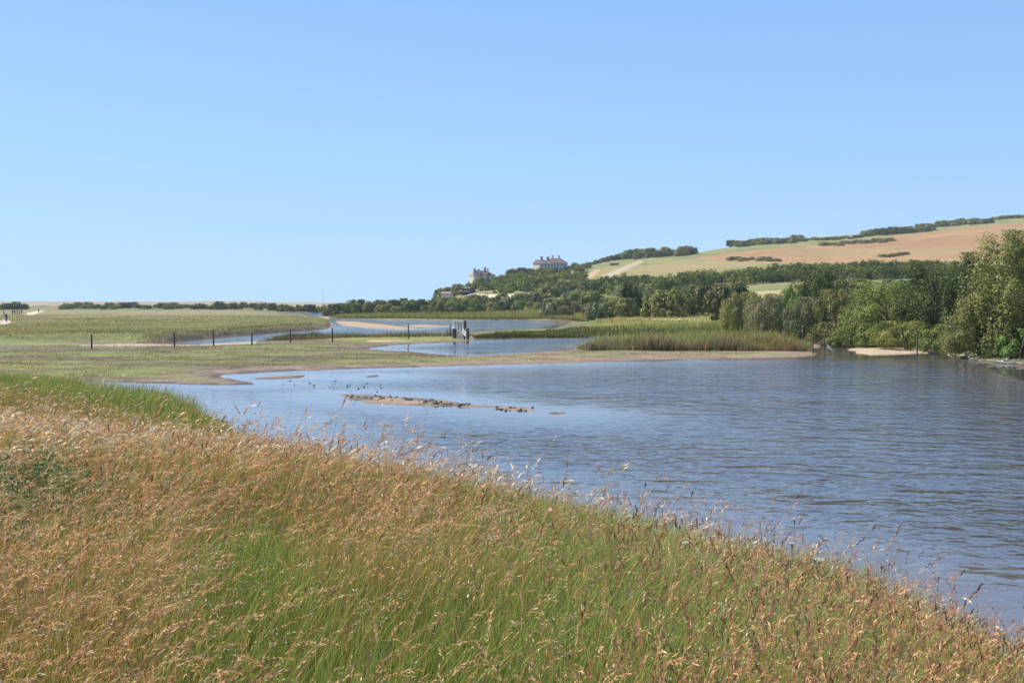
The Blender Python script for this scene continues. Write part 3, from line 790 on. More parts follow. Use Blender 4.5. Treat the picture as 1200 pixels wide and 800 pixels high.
def tree(name, px, basepy, toppy, wpx, pal, label, cat, group, ncl=60, nlf=130, leaf=.16, Y=None, lop=.2, cl=.27, accent=None, deep=.9, skirt=.15):
    if Y is None:
        X, Y = ground(px, basepy, .3)
    X = (px - CX) / F * Y * 1.0
    z0 = zat(X, Y)
    top = at_depth(px, toppy, Y).z
    rz = max(.5, (top - z0)); rx = wpx / 2 / F * Y * 1.22; ry = rx * deep
    root = empty(name, (X, Y, z0)); tag(root, label, cat, group)
    v, f, c = crown_np(rx, ry, rz, ncl, nlf, leaf, pal, lop=lop, cl=cl, accent=accent, skirt=skirt)
    npmesh('crown', v, f, c, M_LEAF, root)
    trunk_mb((top - z0), max(.05, rx * .05), rx * .8, ry * .8, sd=int(px)).build('trunk', M_BARK, root, smooth=True)
    return root

TG = 'trees and tall bushes on the right bank'
pale = ((.34, .30, .21), .05)
tree('broadleaf_tree', 1196, 424, 270, 108, 'olive', 'tallest olive green tree, cut by the picture edge above the pool', 'tree', TG, 130, 260, .17, Y=80, lop=.16, cl=.24)
tree('broadleaf_tree', 1275, 432, 262, 110, 'olive', 'olive tree beyond the tallest one, mostly outside the picture', 'tree', TG, 60, 160, .2, Y=76)
tree('hawthorn_bush', 1152, 421, 345, 84, 'olive', 'olive hawthorn bush with pale twigs overhanging the muddy pool corner', 'bush', TG, 90, 240, .13, Y=81, lop=.2, cl=.26, accent=pale)
tree('elder_bush', 1196, 423, 385, 48, 'bright', 'low bright green bush at the water line under the tallest tree', 'bush', TG, 40, 160, .13, Y=76.5)
tree('broadleaf_tree', 1133, 408, 296, 62, 'dark', 'upright tree with thin twigs rising left of the tallest tree', 'tree', TG, 60, 220, .16, Y=93, lop=.25, cl=.24)
tree('broadleaf_tree', 1097, 405, 307, 84, 'dark', 'dark spreading tree with a deep shaded middle above the sandbank', 'tree', TG, 90, 240, .16, Y=97, lop=.18, cl=.26)
tree('willow_bush', 1046, 404, 330, 96, 'green', 'broad mid green willow sloping down to the sandy inlet', 'bush', TG, 100, 240, .15, Y=101, lop=.15, cl=.26)
tree('willow_bush', 1012, 400, 352, 46, 'grey', 'small grey green willow at the left foot of the broad willow', 'bush', TG, 50, 160, .15, Y=103)
tree('hawthorn_bush', 985, 400, 339, 58, 'olive', 'round yellowish hawthorn in front of the dark topped tree', 'bush', TG, 70, 220, .14, Y=107, accent=pale)
tree('oak_tree', 963, 397, 317, 60, 'dark', 'dark round topped tree standing above the row of bushes', 'tree', TG, 80, 240, .16, Y=116, cl=.24)
tree('hawthorn_bush', 941, 397, 348, 44, 'grey', 'greyish bush below the left edge of the dark round topped tree', 'bush', TG, 50, 180, .15, Y=111, accent=pale)
tree('elder_bush', 926, 396, 341, 34, 'bright', 'bright yellow green bush between two brown green bushes', 'bush', TG, 45, 160, .15, Y=119)
tree('hawthorn_bush', 900, 395, 344, 46, 'brown', 'brown green bush dotted with pale blossom beside the bright bush', 'bush', TG, 70, 200, .14, Y=120, accent=((.42, .38, .32), .10))
tree('hawthorn_bush', 868, 391, 342, 44, 'olive', 'dull olive bush at the right end of the tan grass patch', 'bush', TG, 60, 160, .16, Y=132)
tree('bramble_bush', 1000, 403, 380, 62, 'green', 'low bramble bank behind the bird and the sandy inlet', 'bush', TG, 60, 150, .12, Y=104)
tree('bramble_bush', 1062, 411, 376, 66, 'green', 'bright low thicket behind the post on the sandbank', 'bush', TG, 70, 180, .12, Y=95)
tree('bramble_bush', 1105, 413, 380, 52, 'green', 'low green thicket right of the post on the sandbank', 'bush', TG, 60, 160, .12, Y=91)
tree('bramble_bush', 1022, 405, 388, 34, 'olive', 'small tussocky bush at the back of the sandbank', 'bush', TG, 40, 120, .11, Y=100)

# prototypes for the scrub: crowns of several make-ups, copied one by one
protos = {}
for pal in ('dark', 'olive', 'green', 'grey', 'brown'):
    protos[pal] = []
    for q in range(3):
        v, f, c = crown_np(1, 1, 1, 40, 80, .13, pal, lop=.22, cl=.34, skirt=.05)
        me_o = npmesh('bush', v, f, c, M_LEAF)
        protos[pal].append(me_o.data); bpy.data.objects.remove(me_o)
def bush(px, Y, w, h, pal, label, group, name='bush'):
    X = (px - CX) / F * Y; z0 = zat(X, Y)
    o = bpy.data.objects.new(name, random.choice(protos[pal])); COL.objects.link(o)
    o.location = (X, Y, z0 - .1); o.scale = (w / 2, w / 2, h); o.rotation_euler.z = random.uniform(0, 6.28)
    tag(o, label, 'bush', group); return o

rd = random.Random(11)
def strip(x0, x1, step, Y0, Y1, w, h, pals, label, group, ybase=None):
    x_ = x0
    while x_ < x1:
        Y = rd.uniform(Y0, Y1)
        s_ = rd.uniform(.7, 1.25)
        pal = rd.choice(pals)
        bush(x_ + rd.uniform(-.3, .3) * step, Y, w * s_ * rd.uniform(.9, 1.3), h * s_, pal, label, group)
        x_ += step * rd.uniform(.7, 1.3)
# long hedge of scrub along the far side of the river
strip(398, 700, 12, 385, 400, 6.0, 4.2, ['olive', 'green', 'grey', 'dark'], 'rounded bush in the long scrub hedge beyond the river', 'bushes of the long hedge beyond the river')
strip(392, 500, 13, 410, 430, 7.0, 5.2, ['olive', 'green', 'dark'], 'taller bush at the back of the scrub hedge beyond the river', 'bushes at the back of the hedge')
strip(500, 740, 11, 415, 470, 6.8, 4.2, ['olive', 'green', 'grey', 'dark'], 'bush on the lower slope under the two cottages', 'bushes on the lower slope')
# nearer scrub stepping down to the right
strip(690, 860, 21, 300, 330, 6.6, 4.6, ['olive', 'grey', 'green'], 'bush in the scrub between the woodland and the reeds', 'bushes between woodland and reeds')
strip(640, 730, 13, 280, 310, 5.0, 3.6, ['grey', 'olive', 'brown'], 'greyish bush at the right end of the river', 'bushes at the right end of the river')
strip(735, 850, 17, 215, 240, 6.4, 5.0, ['olive', 'green', 'dark'], 'large rounded bush behind the yellow grass', 'bushes behind the yellow grass')
strip(700, 740, 14, 225, 240, 3.8, 3.0, ['grey', 'olive'], 'low bush left of the large rounded bushes', 'low bushes by the yellow grass')
strip(860, 1000, 16, 170, 200, 6.0, 5.2, ['olive', 'grey', 'brown', 'green'], 'bush behind the row at the pool edge', 'bushes behind the pool edge row')
strip(1075, 1240, 20, 130, 165, 7.5, 7.6, ['olive', 'dark', 'green'], 'tall bush filling the back of the right bank', 'tall bushes at the back of the right bank')
strip(960, 1080, 20, 140, 170, 6.5, 4.2, ['olive', 'grey', 'green'], 'rounded low bush behind the willow on the right bank', 'low bushes behind the willow')
strip(1000, 1250, 22, 240, 300, 8.0, 4.2, ['olive', 'grey', 'green'], 'bush at the foot of the hillside woodland', 'bushes at the foot of the woodland')
bush(739, 232, 5.6, 7.0, 'dark', 'dark tall bush standing out left of the rounded bushes', 'bushes behind the yellow grass')
# hedge row in front of the shingle bank, far left
strip(74, 330, 5.4, 600, 640, 5.6, 2.8, ['green', 'green', 'olive', 'dark'], 'small bush in the hedgerow under the shingle bank', 'bushes of the hedgerow under the shingle')
strip(-30, 34, 6, 590, 620, 6.0, 3.4, ['dark', 'green'], 'dark bush left of the pale gap in the far hedgerow', 'bushes left of the gap in the hedgerow')
bush(258, 595, 7.0, 4.6, 'dark', 'rounded dark bush, largest of the hedgerow under the shingle', None)
bush(274, 600, 4.6, 3.4, 'dark', 'small dark bush right beside the largest hedgerow bush', None)
bush(319, 590, 5.4, 4.2, 'dark', 'dark bush at the far bend of the river', None)
bush(482, 440, 7.0, 4.6, 'olive', 'flat topped bush breaking the line above the long hedge', None)
strip(330, 395, 6, 540, 570, 5.0, 3.2, ['green', 'olive', 'dark'], 'small bush on the bank beyond the far river bend', 'bushes beyond the river bend')
# ridge bushes
RG = 'bushes along the hill ridge'
def ridge(x0, x1, step, yb0, yb1, h, w, pals, label, group):
    """bushes standing on the ground seen at image height yb (looked up on the hillside)"""
    x_ = x0
    while x_ < x1:
        yb = np.interp(x_, [x0, x1], [yb0, yb1]) + rd.uniform(-1, 1)
        Ys = np.arange(430, 1250, 5.0); Xs = (x_ - CX) / F * Ys
        zz = height(Xs, Ys, np.full(Ys.shape, 50.)); _, pp = project(Xs, Ys, zz)
        run = np.minimum.accumulate(pp)
        vis = pp <= run + .01
        dd = np.where(vis, np.abs(pp - yb), 99)
        Y = float(Ys[int(np.argmin(dd))])
        s_ = rd.uniform(.65, 1.2)
        bush(x_, Y, w * s_ * rd.uniform(1, 1.5), h * s_, rd.choice(pals), label, group)
        x_ += step * rd.uniform(.6, 1.3)
ridge(724, 814, 5, 304, 298, 6.0, 8, ['dark', 'olive', 'green'], 'bush in the dark clump on the skyline above the meadow', 'skyline bushes above the meadow')
ridge(690, 724, 6, 309, 304, 3.2, 6, ['dark', 'olive'], 'low bush on the skyline right of the long cottages', 'skyline bushes beside the long cottages')
ridge(858, 936, 5, 289, 284, 5.0, 9, ['dark', 'olive'], 'bush in the long skyline thicket above the left end of the brown field', 'skyline bushes left of the brown field')
ridge(940, 1010, 7, 282, 279, 2.4, 6, ['dark', 'olive'], 'small bush on the grassy skyline', 'small skyline bushes')
ridge(1012, 1092, 5, 277, 270, 5.0, 8, ['dark', 'olive', 'green'], 'bush in the dark thicket along the upper edge of the brown field', 'thicket at the upper edge of the field')
ridge(1076, 1158, 5, 267, 261, 5.0, 9, ['green', 'olive', 'dark'], 'bush in the skyline thicket above the middle of the brown field', 'skyline thicket above the field')
ridge(1165, 1205, 6, 257, 254, 3.0, 9, ['green', 'olive'], 'bush in the small skyline thicket at the right', 'skyline bushes at the right')
ridge(966, 1040, 6, 288, 283, 2.4, 8, ['olive', 'brown'], 'low shrub in the band across the top of the brown field', 'low shrubs across the field top')
ridge(1036, 1064, 7, 300, 298, 1.4, 6, ['olive', 'green'], 'tiny green shrub in the middle of the brown field', 'tiny shrubs in the field')
ridge(856, 910, 8, 305, 305, 2.0, 6, ['olive', 'grey'], 'low shrub along the lower edge of the brown field', 'low shrubs under the field')
ridge(600, 625, 6, 323, 319, 5.0, 8, ['olive', 'dark'], 'bush in the thicket left of the long cottages', 'bushes left of the long cottages')

for a_, b_, c_, d_, e_ in ((516, 585, 9, 6.5, 'round bush on the skyline left of the dark cabin'), (524, 590, 8, 6, 'bush behind the low tan outbuilding'),
                      (537, 585, 9, 6.0, 'bush between the outbuilding and the dark cabin'), (561, 590, 9, 6, 'bush just right of the dark cabin')):
    bush(a_, b_, c_, d_, 'olive', e_, None)
# hillside woodland as one mass
wp = []
def wood(poly, n, r0, r1, h0, h1, pals, dens=1, ymin=430):
    got = 0; xs = [p[0] for p in poly]; ys = [p[1] for p in poly]
    for _ in range(n * 30):
        if got >= n: break
        Y = rng.uniform(ymin, 900); px = rng.uniform(min(xs), max(xs))
        X = (px - CX) / F * Y; z = zat_fast(X, Y); py = CY - F * (Y * SP + (z - EYE) * CP) / (Y * CP - (z - EYE) * SP)
        if not inpoly(np.array([px]), np.array([py]), poly)[0]: continue
        got += 1
        r_ = rng.uniform(r0, r1); h = rng.uniform(h0, h1)
        v, f, c = crown_np(r_, r_, h, 12, 26, .75, pals[rng.integers(0, len(pals))], lop=.35, cl=.42)
        v = v + np.array([X, Y, z - .2]); c = c * rng.uniform(.75, 1.25)
        wp.append((v, f, c))
def zat_fast(X, Y):
    return float(height(np.array([X]), np.array([Y]), np.array([50.]))[0])
wood([(690, 339), (700, 333), (760, 331), (850, 327), (900, 321), (960, 317), (1120, 316), (1120, 347), (1000, 352), (850, 350), (700, 345)], 360, 3.0, 5.4, 3.4, 5.2, ['dark', 'dark', 'dark', 'green', 'olive'], ymin=400)
wood([(577, 337), (625, 336), (640, 344), (577, 344)], 55, 2.4, 4, 2.2, 3.4, ['dark', 'green', 'olive'], ymin=470)
wood([(545, 337), (556, 331), (612, 330), (620, 343), (575, 343), (550, 340)], 60, 2.6, 4.2, 2.4, 3.8, ['dark', 'green', 'olive'], ymin=535)
wood([(556, 337), (556, 331), (600, 327), (622, 322), (668, 316), (690, 314), (690, 322), (680, 330), (700, 345), (640, 346), (612, 338)], 210, 2.6, 4.4, 2.8, 4.6, ['dark', 'green', 'olive', 'olive'], ymin=470)
V, Fq, Cc = join(wp)
tag(npmesh('woodland', V, Fq, Cc, M_WOODLEAF), 'dark scrubby woodland covering the hillside below the field and cottages', 'woodland', kind='stuff')

# ------------------------------------------------------------------ fence posts
def post(px, py0, py1, label, group, r=.08, lean=0.0, mat=None, name='fence_post'):
    Y = ground(px, py1, .15)[1]; X = (px - CX) / F * Y
    d_ = zat(X, Y); z0 = min(d_, .3) - .35
    top = at_depth(px, py0, Y).z
    root = MB().tube([(0, 0, 0), (lean * .5, 0, (top - z0) * .5), (lean, 0, (top - z0) - .02), (lean, 0, top - z0)], [r * 1.05, r, r * .95, r * .7], 8).build(name, mat or M_POST, smooth=False)
    root.location = (X, Y, z0); tag(root, label, 'post', group); return root
FP = 'dark fence posts across the salt marsh'
P7 = [(107, 391.5, 410, 'leftmost dark post, at the tip of the sandy strip'), (204, 389.5, 407, 'dark post on the sandy strip, second from the left'),
      (250, 387, 406, 'dark post at the sandy end of the river'), (295, 388.5, 405, 'dark post where the river bank turns scrubby'),
      (340, 385.5, 402, 'dark post beside the small dark tussocks'), (389.5, 384, 401.5, 'dark post in front of the river bend'),
      (478.5, 380, 397.5, 'dark post nearest the little wooden gate')]
for a in P7: post(*a, FP)
RP = 'weathered posts at the right end of the pool'
post(953, 389, 413, 'slim post at the tip of the reed island', RP, .05, 0)
post(967.5, 396, 416, 'short post in the inlet with the white bird', RP, .055, -.10)
post(1075, 387, 414, 'tall weathered post on the sandbank', RP, .055, 0, M_POST)
post(940.5, 381, 402, 'pale thin stake among the reeds', RP, .05, 0, M_PALEWOOD)
post(1097, 392, 409, 'pale stake under the dark spreading tree', RP, .045, .06, M_PALEWOOD)
post(524, 386, 394, 'stubby post left of the little wooden gate', 'stubby posts left of the gate', .07)
post(527.5, 381.5, 394, 'taller stubby post touching the left of the gate', 'stubby posts left of the gate', .08)

# ------------------------------------------------------------------ wooden sluice gate
gY = ground(540, 395, .25)[1]; gX = (539 - CX) / F * gY; gz = zat(gX, gY)
s1 = gY / F      # metres to one pixel there
g_ = empty('footbridge_gate', (gX, gY, gz), R(-38)); g_.scale = (1.25, 1, 1); tag(g_, 'small weathered wooden gate and footbridge frame on the bank between river and pool', 'gate')
H_ = 21 * s1
for dx, nm_ in ((-7, 0), (6.2, 0)):
    MB().box(dx * s1, 0, H_ / 2, .22, .22, H_).build('gate_post', M_PALEWOOD if dx < 0 else M_DARKWOOD, g_)
MB().box(4.6 * s1, .0, H_ / 2, .14, .14, H_).build('gate_post', M_PALEWOOD, g_)
MB().box(-.4 * s1, 0, H_ - .03, 13 * s1, .12, .16).build('top_rail', M_PALEWOOD, g_)
m_ = MB()
for k_ in range(5): m_.box((-4.6 + 2.3 * k_) * s1, .02, 5.2 * s1, .11, .05, 10 * s1)
for k_ in range(4): m_.box(0, -.03, (1.5 + 2.7 * k_) * s1, 9.6 * s1, .04, .12)
m_.build('slatted_panel', M_PALEWOOD, g_)
MB().tube([(1.6 * s1, 0, 10 * s1), (1.6 * s1, 0, H_)], [.03, .03], 6).build('screw_rod', M_DARKWOOD, g_)
MB().tube([(-1.6 * s1, 0, 10 * s1), (-1.6 * s1, 0, H_)], [.03, .03], 6).build('screw_rod', M_DARKWOOD, g_)
MB().box(-6.2 * s1, -.12, 6 * s1, .30, .2, 11 * s1).build('post_brace', M_DARKWOOD, g_)
MB().tube([(-6.2 * s1, -.25, 11.2 * s1), (-6.2 * s1, -.25, 12.1 * s1), (-6.2 * s1, -.25, 12.9 * s1)], [.17, .2, .08], 10).build('post_cap', M_WHITEWOOD, g_)
for a_, b_ in (((4.6, 11.5), (11.5, 5.5)), ((4.2, 8.0), (11.0, 3.2))):
    MB().tube([(a_[0] * s1, -.15, a_[1] * s1), ((a_[0] + b_[0]) / 2 * s1, -.3, (a_[1] + b_[1]) / 2 * s1 - .05), (b_[0] * s1, -.5, b_[1] * s1)], [.08, .08, .08], 6).build('handrail', M_WHITEWOOD, g_)
MB().box(11.4 * s1, -.5, 5.5 * s1, .12, .12, 13 * s1).build('rail_post', M_PALEWOOD, g_)
MB().box(12.9 * s1, -.5, 6 * s1, .2, .2, 13 * s1).build('rail_post', M_DARKWOOD, g_)
MB().box(8.4 * s1, -.1, .3, 7 * s1, .6, .1).build('deck', M_DARKWOOD, g_)

# ------------------------------------------------------------------ cottages
def gable_house(root, cx, cy, w, dep, wall, roof, wm, rm, hip=(0, 0), ov=.3):
    """w along x, dep along y, ridge along x; hip cuts the ridge ends"""
    MB().box(cx, cy, wall / 2 - .4, w, dep, wall + .8).build('wall', wm, root)
    x0, x1, y0, y1 = cx - w / 2 - ov, cx + w / 2 + ov, cy - dep / 2 - ov, cy + dep / 2 + ov
    z0, z1 = wall + .02, wall + roof
    pts = [(x0, y0, z0), (x1, y0, z0), (x1, y1, z0), (x0, y1, z0), (x0 + hip[0], cy, z1), (x1 - hip[1], cy, z1),
           (x0, y0, z0 + .14), (x1, y0, z0 + .14), (x1, y1, z0 + .14), (x0, y1, z0 + .14)]
    r_ = MB().poly(pts, [(0, 3, 2, 1), (0, 1, 7, 6), (1, 2, 8, 7), (2, 3, 9, 8), (3, 0, 6, 9), (6, 7, 5, 4), (8, 9, 4, 5), (7, 8, 5), (9, 6, 4)]).build('roof', rm, root)
    if hip[0] == 0:      # cream gable triangle just under the verge
        MB().poly([(cx - w / 2 - .01, cy - dep / 2, wall), (cx - w / 2 - .01, cy + dep / 2, wall), (cx - w / 2 - .01, cy, wall + roof * .92),
                   (cx - w / 2 + .2, cy - dep / 2, wall), (cx - w / 2 + .2, cy + dep / 2, wall), (cx - w / 2 + .2, cy, wall + roof * .92)],
                  [(0, 2, 1), (3, 4, 5), (0, 3, 5, 2), (1, 2, 5, 4), (0, 1, 4, 3)])
    return r_
def window(root, x, y, z, w=1.0, h=1.3):
    f_ = MB().box(x, y - .03, z, w + .22, .07, h + .22).build('window', M_WHITE, root)
    MB().box(x, y - .075, z, w, .03, h).build('pane', M_GLASS, f_)
def chimney(roof_o, x, y, z, h, w=.9, d=.9, mat=None, pots=2):
    c_ = MB().box(x, y, z + h / 2, w, d, h).box(x, y, z + h - .12, w + .2, d + .2, .24).build('chimney', mat or M_CHIM, roof_o)
def gable_prism(root, x, y0, y1, z0, zt, mat):
    MB().poly([(x, y0, z0), (x, y1, z0), (x, (y0 + y1) / 2, zt), (x + .25, y0, z0), (x + .25, y1, z0), (x + .25, (y0 + y1) / 2, zt)],
              [(0, 2, 1), (3, 4, 5), (0, 3, 5, 2), (1, 2, 5, 4), (0, 1, 4, 3)]).build('gable', mat, root)

# long row: x 622-667, roof tops ~303, chimneys to 298
Y2 = 690.; m2 = Y2 / F
X2 = (644 - CX) * m2; z2 = zat(X2, Y2)
base2 = at_depth(644, 319, Y2).z
c2 = empty('cottage_row', (X2, Y2, base2), R(30)); tag(c2, 'long cream cottage row with four chimneys standing on the hilltop', 'house')
r1 = gable_house(c2, -5.5, -1.5, 10.5, 7.5, 5.0, 2.6, M_RENDER, M_ROOFPALE, ov=.35)
MB().box(-5.5, -5.3, 2.3, 10.48, .12, 5.4).build('front_wall', M_WHITE, c2)
gable_prism(c2, -10.72, -5.2, 2.2, 5.0, 7.5, M_RENDER)
r2 = gable_house(c2, 5.6, .8, 11.5, 8.0, 5.9, 3.0, M_WHITE, M_ROOFPALE, (0, 3.2), .35)
gable_prism(c2, -.11, -3.2, 4.8, 5.9, 8.8, M_RENDER)
chimney(r1, -6.8, -1.5, 6.7, 2.9, 1.1, 1.0); chimney(r1, -2.3, -1.5, 6.7, 2.9, 1.1, 1.0)
chimney(r2, 2.6, .8, 8.0, 2.6, .9, .9, M_CHIMP); chimney(r2, 7.3, .8, 8.0, 2.6, .9, .9, M_CHIMP)
for xw in (-9, -6.5, -4, -1.6): window(c2, xw, -5.4, 4.0); window(c2, xw, -5.4, 1.6)
for xw in (1.4, 4, 6.6, 9.2): window(c2, xw, -3.25, 4.7); window(c2, xw, -3.25, 2.2)
# smaller cottage pair: x 552-582, tops 313
Y1 = 640.; m1 = Y1 / F
X1 = (566 - CX) * m1
base1 = at_depth(566, 331, Y1).z
c1 = empty('cottage', (X1, Y1, base1), R(22)); tag(c1, 'smaller cottage with brown roof and four chimneys lower down the headland', 'house')
r1 = gable_house(c1, -.3, 0, 13.0, 7.5, 3.9, 3.1, M_WHITE, M_ROOF, (1.6, 4.4), .35)
gable_prism(c1, -7.0, -3.3, 3.3, 3.9, 5.7, M_RENDER)
MB().box(-6.2, 0, 1.8, 1.6, 6.6, 4.4).build('end_wall', M_RENDER, c1)
pr = MB().poly([(-4.2, -4.1, 3.7), (-1.4, -4.1, 3.7), (-2.8, -4.1, 6.3), (-4.2, -1, 3.7), (-1.4, -1, 3.7), (-2.8, -1, 6.3)], [(0, 1, 2), (3, 5, 4), (0, 2, 5, 3), (1, 4, 5, 2), (0, 3, 4, 1)]).build('dormer_roof', M_ROOF, c1)
pr = MB().poly([(.4, -4.1, 3.7), (3.2, -4.1, 3.7), (1.8, -4.1, 6.3), (.4, -1, 3.7), (3.2, -1, 3.7), (1.8, -1, 6.3)], [(0, 1, 2), (3, 5, 4), (0, 2, 5, 3), (1, 4, 5, 2), (0, 3, 4, 1)]).build('dormer_roof', M_ROOF, c1)
chimney(r1, -5.4, -.6, 5.0, 3.2, .85, .85); chimney(r1, -2.6, .4, 6.2, 1.6, .8, .8)
chimney(r1, 1.1, -.4, 6.3, 2.5, .9, .9); chimney(r1, 3.2, .6, 6.0, 2.3, .7, .7, M_CHIMP)
for xw in (-2.8, 1.8, 4.6): window(c1, xw, -3.85, 2.6, .9, 1.1)
# dark cabin with white roof
Y3 = 560.; m3_ = Y3 / F
X3 = (549 - CX) * m3_; b3 = at_depth(549, 345, Y3).z
cb_ = empty('beach_cabin', (X3, Y3, b3), R(-6)); tag(cb_, 'dark timber cabin with a white roof on the slope under the smaller cottage', 'cabin')
MB().box(0, 0, 1.0, 6.8, 4, 4.0).build('wall', M_DARKWOOD, cb_)
MB().box(-.9, -1.6, 3.6, 5.0, 2.4, .55).build('roof', M_WHITEWOOD, cb_)
MB().box(2.5, 0, 3.3, 1.9, 4.2, .5).build('roof', M_DARKWOOD, cb_)
MB().box(-1.2, -2.3, 1.7, 4.4, .25, .45).build('balcony_rail', M_WHITEWOOD, cb_)
# low outbuilding left of it
Y4 = 540.; X4 = (524 - CX) / F * Y4; b4 = at_depth(524, 348, Y4).z
ob = empty('outbuilding', (X4, Y4, b4), R(-25)); tag(ob, 'low tan outbuilding at the foot of the headland', 'shed')
gable_house(ob, 0, 0, 5.0, 3.2, 1.6, 1.0, M_RENDER, M_ROOFPALE)
# chalky wall fragments
for px_, w_, lab in ((562, 9, 'pale low stone wall right of the dark cabin'), (584, 6, 'pale low stone wall piece behind the walkers'), (603, 5, 'short pale wall piece at the right of the slope')):
    Yw = 520.; Xw = (px_ - CX) / F * Yw; b = at_depth(px_, 348, Yw).z
    m_ = MB()
    for q in range(int(w_ / .9)):
        m_.box((q - w_ / 1.8) * .9, rd.uniform(-.1, .1), .3 + rd.uniform(0, .15), .95, .6, 1.3 + rd.uniform(0, .3), rd.uniform(-.1, .1))
    o = m_.build('stone_wall', M_CHALK); o.location = (Xw, Yw, b); tag(o, lab, 'wall')
# red roofed shed near skyline
Ys_ = 720.; Xs_ = (720 - CX) / F * Ys_; zs_ = zat(Xs_, Ys_)
sh_ = empty('shed', (Xs_, Ys_, at_depth(720, 310.5, Ys_).z), R(-10)); tag(sh_, 'low red roofed shed beside the meadow track near the skyline', 'shed')
gable_house(sh_, 0, 0, 5.5, 3.5, 1.1, .9, mat_plain('red_shed_wall', (.28, .13, .09), .9, 2, .2), mat_plain('red_shed_roof', (.34, .15, .09), .9, 2, .2))
# mast on the shingle
Ym = 690.; Xm = (378 - CX) / F * Ym
mst = empty('signal_mast', (Xm, Ym, zat(Xm, Ym) - .3)); tag(mst, 'thin grey mast standing on the shingle beyond the far hedge', 'mast')
MB().tube([(.7, 0, 0), (0, 0, 8.5)], [.09, .05], 6).build('pole', mat_plain('mast_metal', (.25, .26, .28), .5, 3, .1), mst)
MB().box(.15, 0, 6.6, .8, .06, .06).build('crossarm', M_POST, mst)

# ------------------------------------------------------------------ people
def skinmesh(name, verts, edges, rads_, mat, parent=None, root_v=0, sub=1):
    me = bpy.data.meshes.new(name); me.from_pydata(verts, edges, []); me.update()
    o = bpy.data.objects.new(name, me); COL.objects.link(o)
    sk = o.modifiers.new('skin', 'SKIN'); sk.use_smooth_shade = True
    for i, r_ in enumerate(rads_):
        me.skin_vertices[0].data[i].radius = (r_, r_) if not isinstance(r_, tuple) else r_
        me.skin_vertices[0].data[i].use_root = (i == root_v)
    ss = o.modifiers.new('sub', 'SUBSURF'); ss.levels = ss.render_levels = sub
    dg = bpy.context.evaluated_depsgraph_get(); dg.update()
    nm2 = bpy.data.meshes.new_from_object(o.evaluated_get(dg)); nm2.name = name
    o.modifiers.clear(); o.data = nm2; nm2.materials.clear(); nm2.materials.append(mat)
    if parent: o.parent = parent
    return o
M_SKIN = mat_plain('skin', (.45, .28, .2), .7, 4, .05)
M_HAIR = mat_plain('hair', (.06, .04, .03), .8, 8, .1)
def person(px, Y, label, top, legs, group, rz=0.0, stride=.18, pack=False):
    X = (px - CX) / F * Y; z0 = zat(X, Y)
    s = stride
    vs = [(0, 0, .95), (0, 0, 1.15), (0, .01, 1.38), (0, 0, 1.50), (0, -.01, 1.60), (0, -.01, 1.70),
          (.10, 0, .90), (.11, -s * .6, .50), (.11, -s, .08), (.11, -s - .14, .04),
          (-.10, 0, .90), (-.11, s * .3, .50), (-.11, s, .10), (-.11, s - .13, .04),
          (.19, .01, 1.40), (.24, .08, 1.14), (.25, -.04, .90), (.25, -.09, .80),
          (-.19, .01, 1.40), (-.24, -.02, 1.14), (-.25, -.14, .92), (-.25, -.20, .83)]
    es = [(0, 1), (1, 2), (2, 3), (3, 4), (4, 5), (0, 6), (6, 7), (7, 8), (8, 9), (0, 10), (10, 11), (11, 12), (12, 13), (2, 14), (14, 15), (15, 16), (16, 17), (2, 18), (18, 19), (19, 20), (20, 21)]
    rs = [.14, .13, .15, .06, .095, .08, .095, .062, .045, .04, .095, .062, .045, .04, .065, .045, .035, .04, .065, .045, .035, .04]
    body = skinmesh('person', vs, es, rs, M_SKIN)
    me = body.data
    mt = mat_plain('shirt', top, .85, 5, .1); ml = mat_plain('trousers', legs, .85, 5, .1); mh = M_HAIR; ms_ = mat_plain('shoe', (.03, .03, .03), .7, 5, .1)
    for m in (mt, ml, mh, ms_): me.materials.append(m)
    for p in me.polygons:
        c = p.center
        if c.z > 1.66 or (c.z > 1.55 and c.y > .03): p.material_index = 3
        elif c.z > 1.47: p.material_index = 0
        elif abs(c.x) > .17 and c.z < 1.12: p.material_index = 0
        elif c.z > .93: p.material_index = 1
        elif c.z > .12: p.material_index = 2
        else: p.material_index = 4
    body.location = (X, Y, z0); body.rotation_euler.z = rz
    tag(body, label, 'person', group)
    if pack:
        pk = MB().box(0, .22, 1.2, .3, .2, .45).build('backpack', mat_plain('pack', (.05, .06, .12), .8, 5, .1), body)
    return body
PG = 'walkers on the meadow paths'
person(7.5, 196, 'walker in dark trousers and grey top with rucksack on the pale path', (.16, .17, .24), (.03, .03, .05), PG, R(170), pack=True)
for j, (px_, c_) in enumerate(((15, (.06, .05, .09)), (17.6, (.10, .08, .13)), (20.5, (.07, .06, .10)), (23, (.12, .09, .12)), (25.5, (.06, .06, .1)))):
    person(px_, 330 + j * 3, 'person in dark clothes in the cluster right of the pale path', c_, (.04, .035, .06), 'cluster of people by the path', R(40 * j), .12)
person(45.5, 400, 'lone walker in dark clothes by the gap in the hedgerow', (.08, .06, .07), (.04, .04, .05), PG, R(180))
person(4.6, 330, 'person in black at the far left beside the dark bushes', (.03, .03, .03), (.03, .03, .03), PG, R(90))
person(73.4, 640, 'walker in a red top on the shingle skyline', (.6, .12, .10), (.35, .1, .1), 'walkers on the shingle', R(180))
person(98.6, 640, 'walker in grey on the shingle skyline right of the red one', (.3, .3, .3), (.12, .12, .15), 'walkers on the shingle', R(180))
person(569, 505, 'walker in a pale pink top below the smaller cottage', (.6, .35, .35), (.3, .1, .1), 'walkers below the cottage', R(180))
person(571.5, 504, 'walker in a dark red top beside the pale pink one', (.35, .06, .07), (.1, .05, .06), 'walkers below the cottage', R(180))
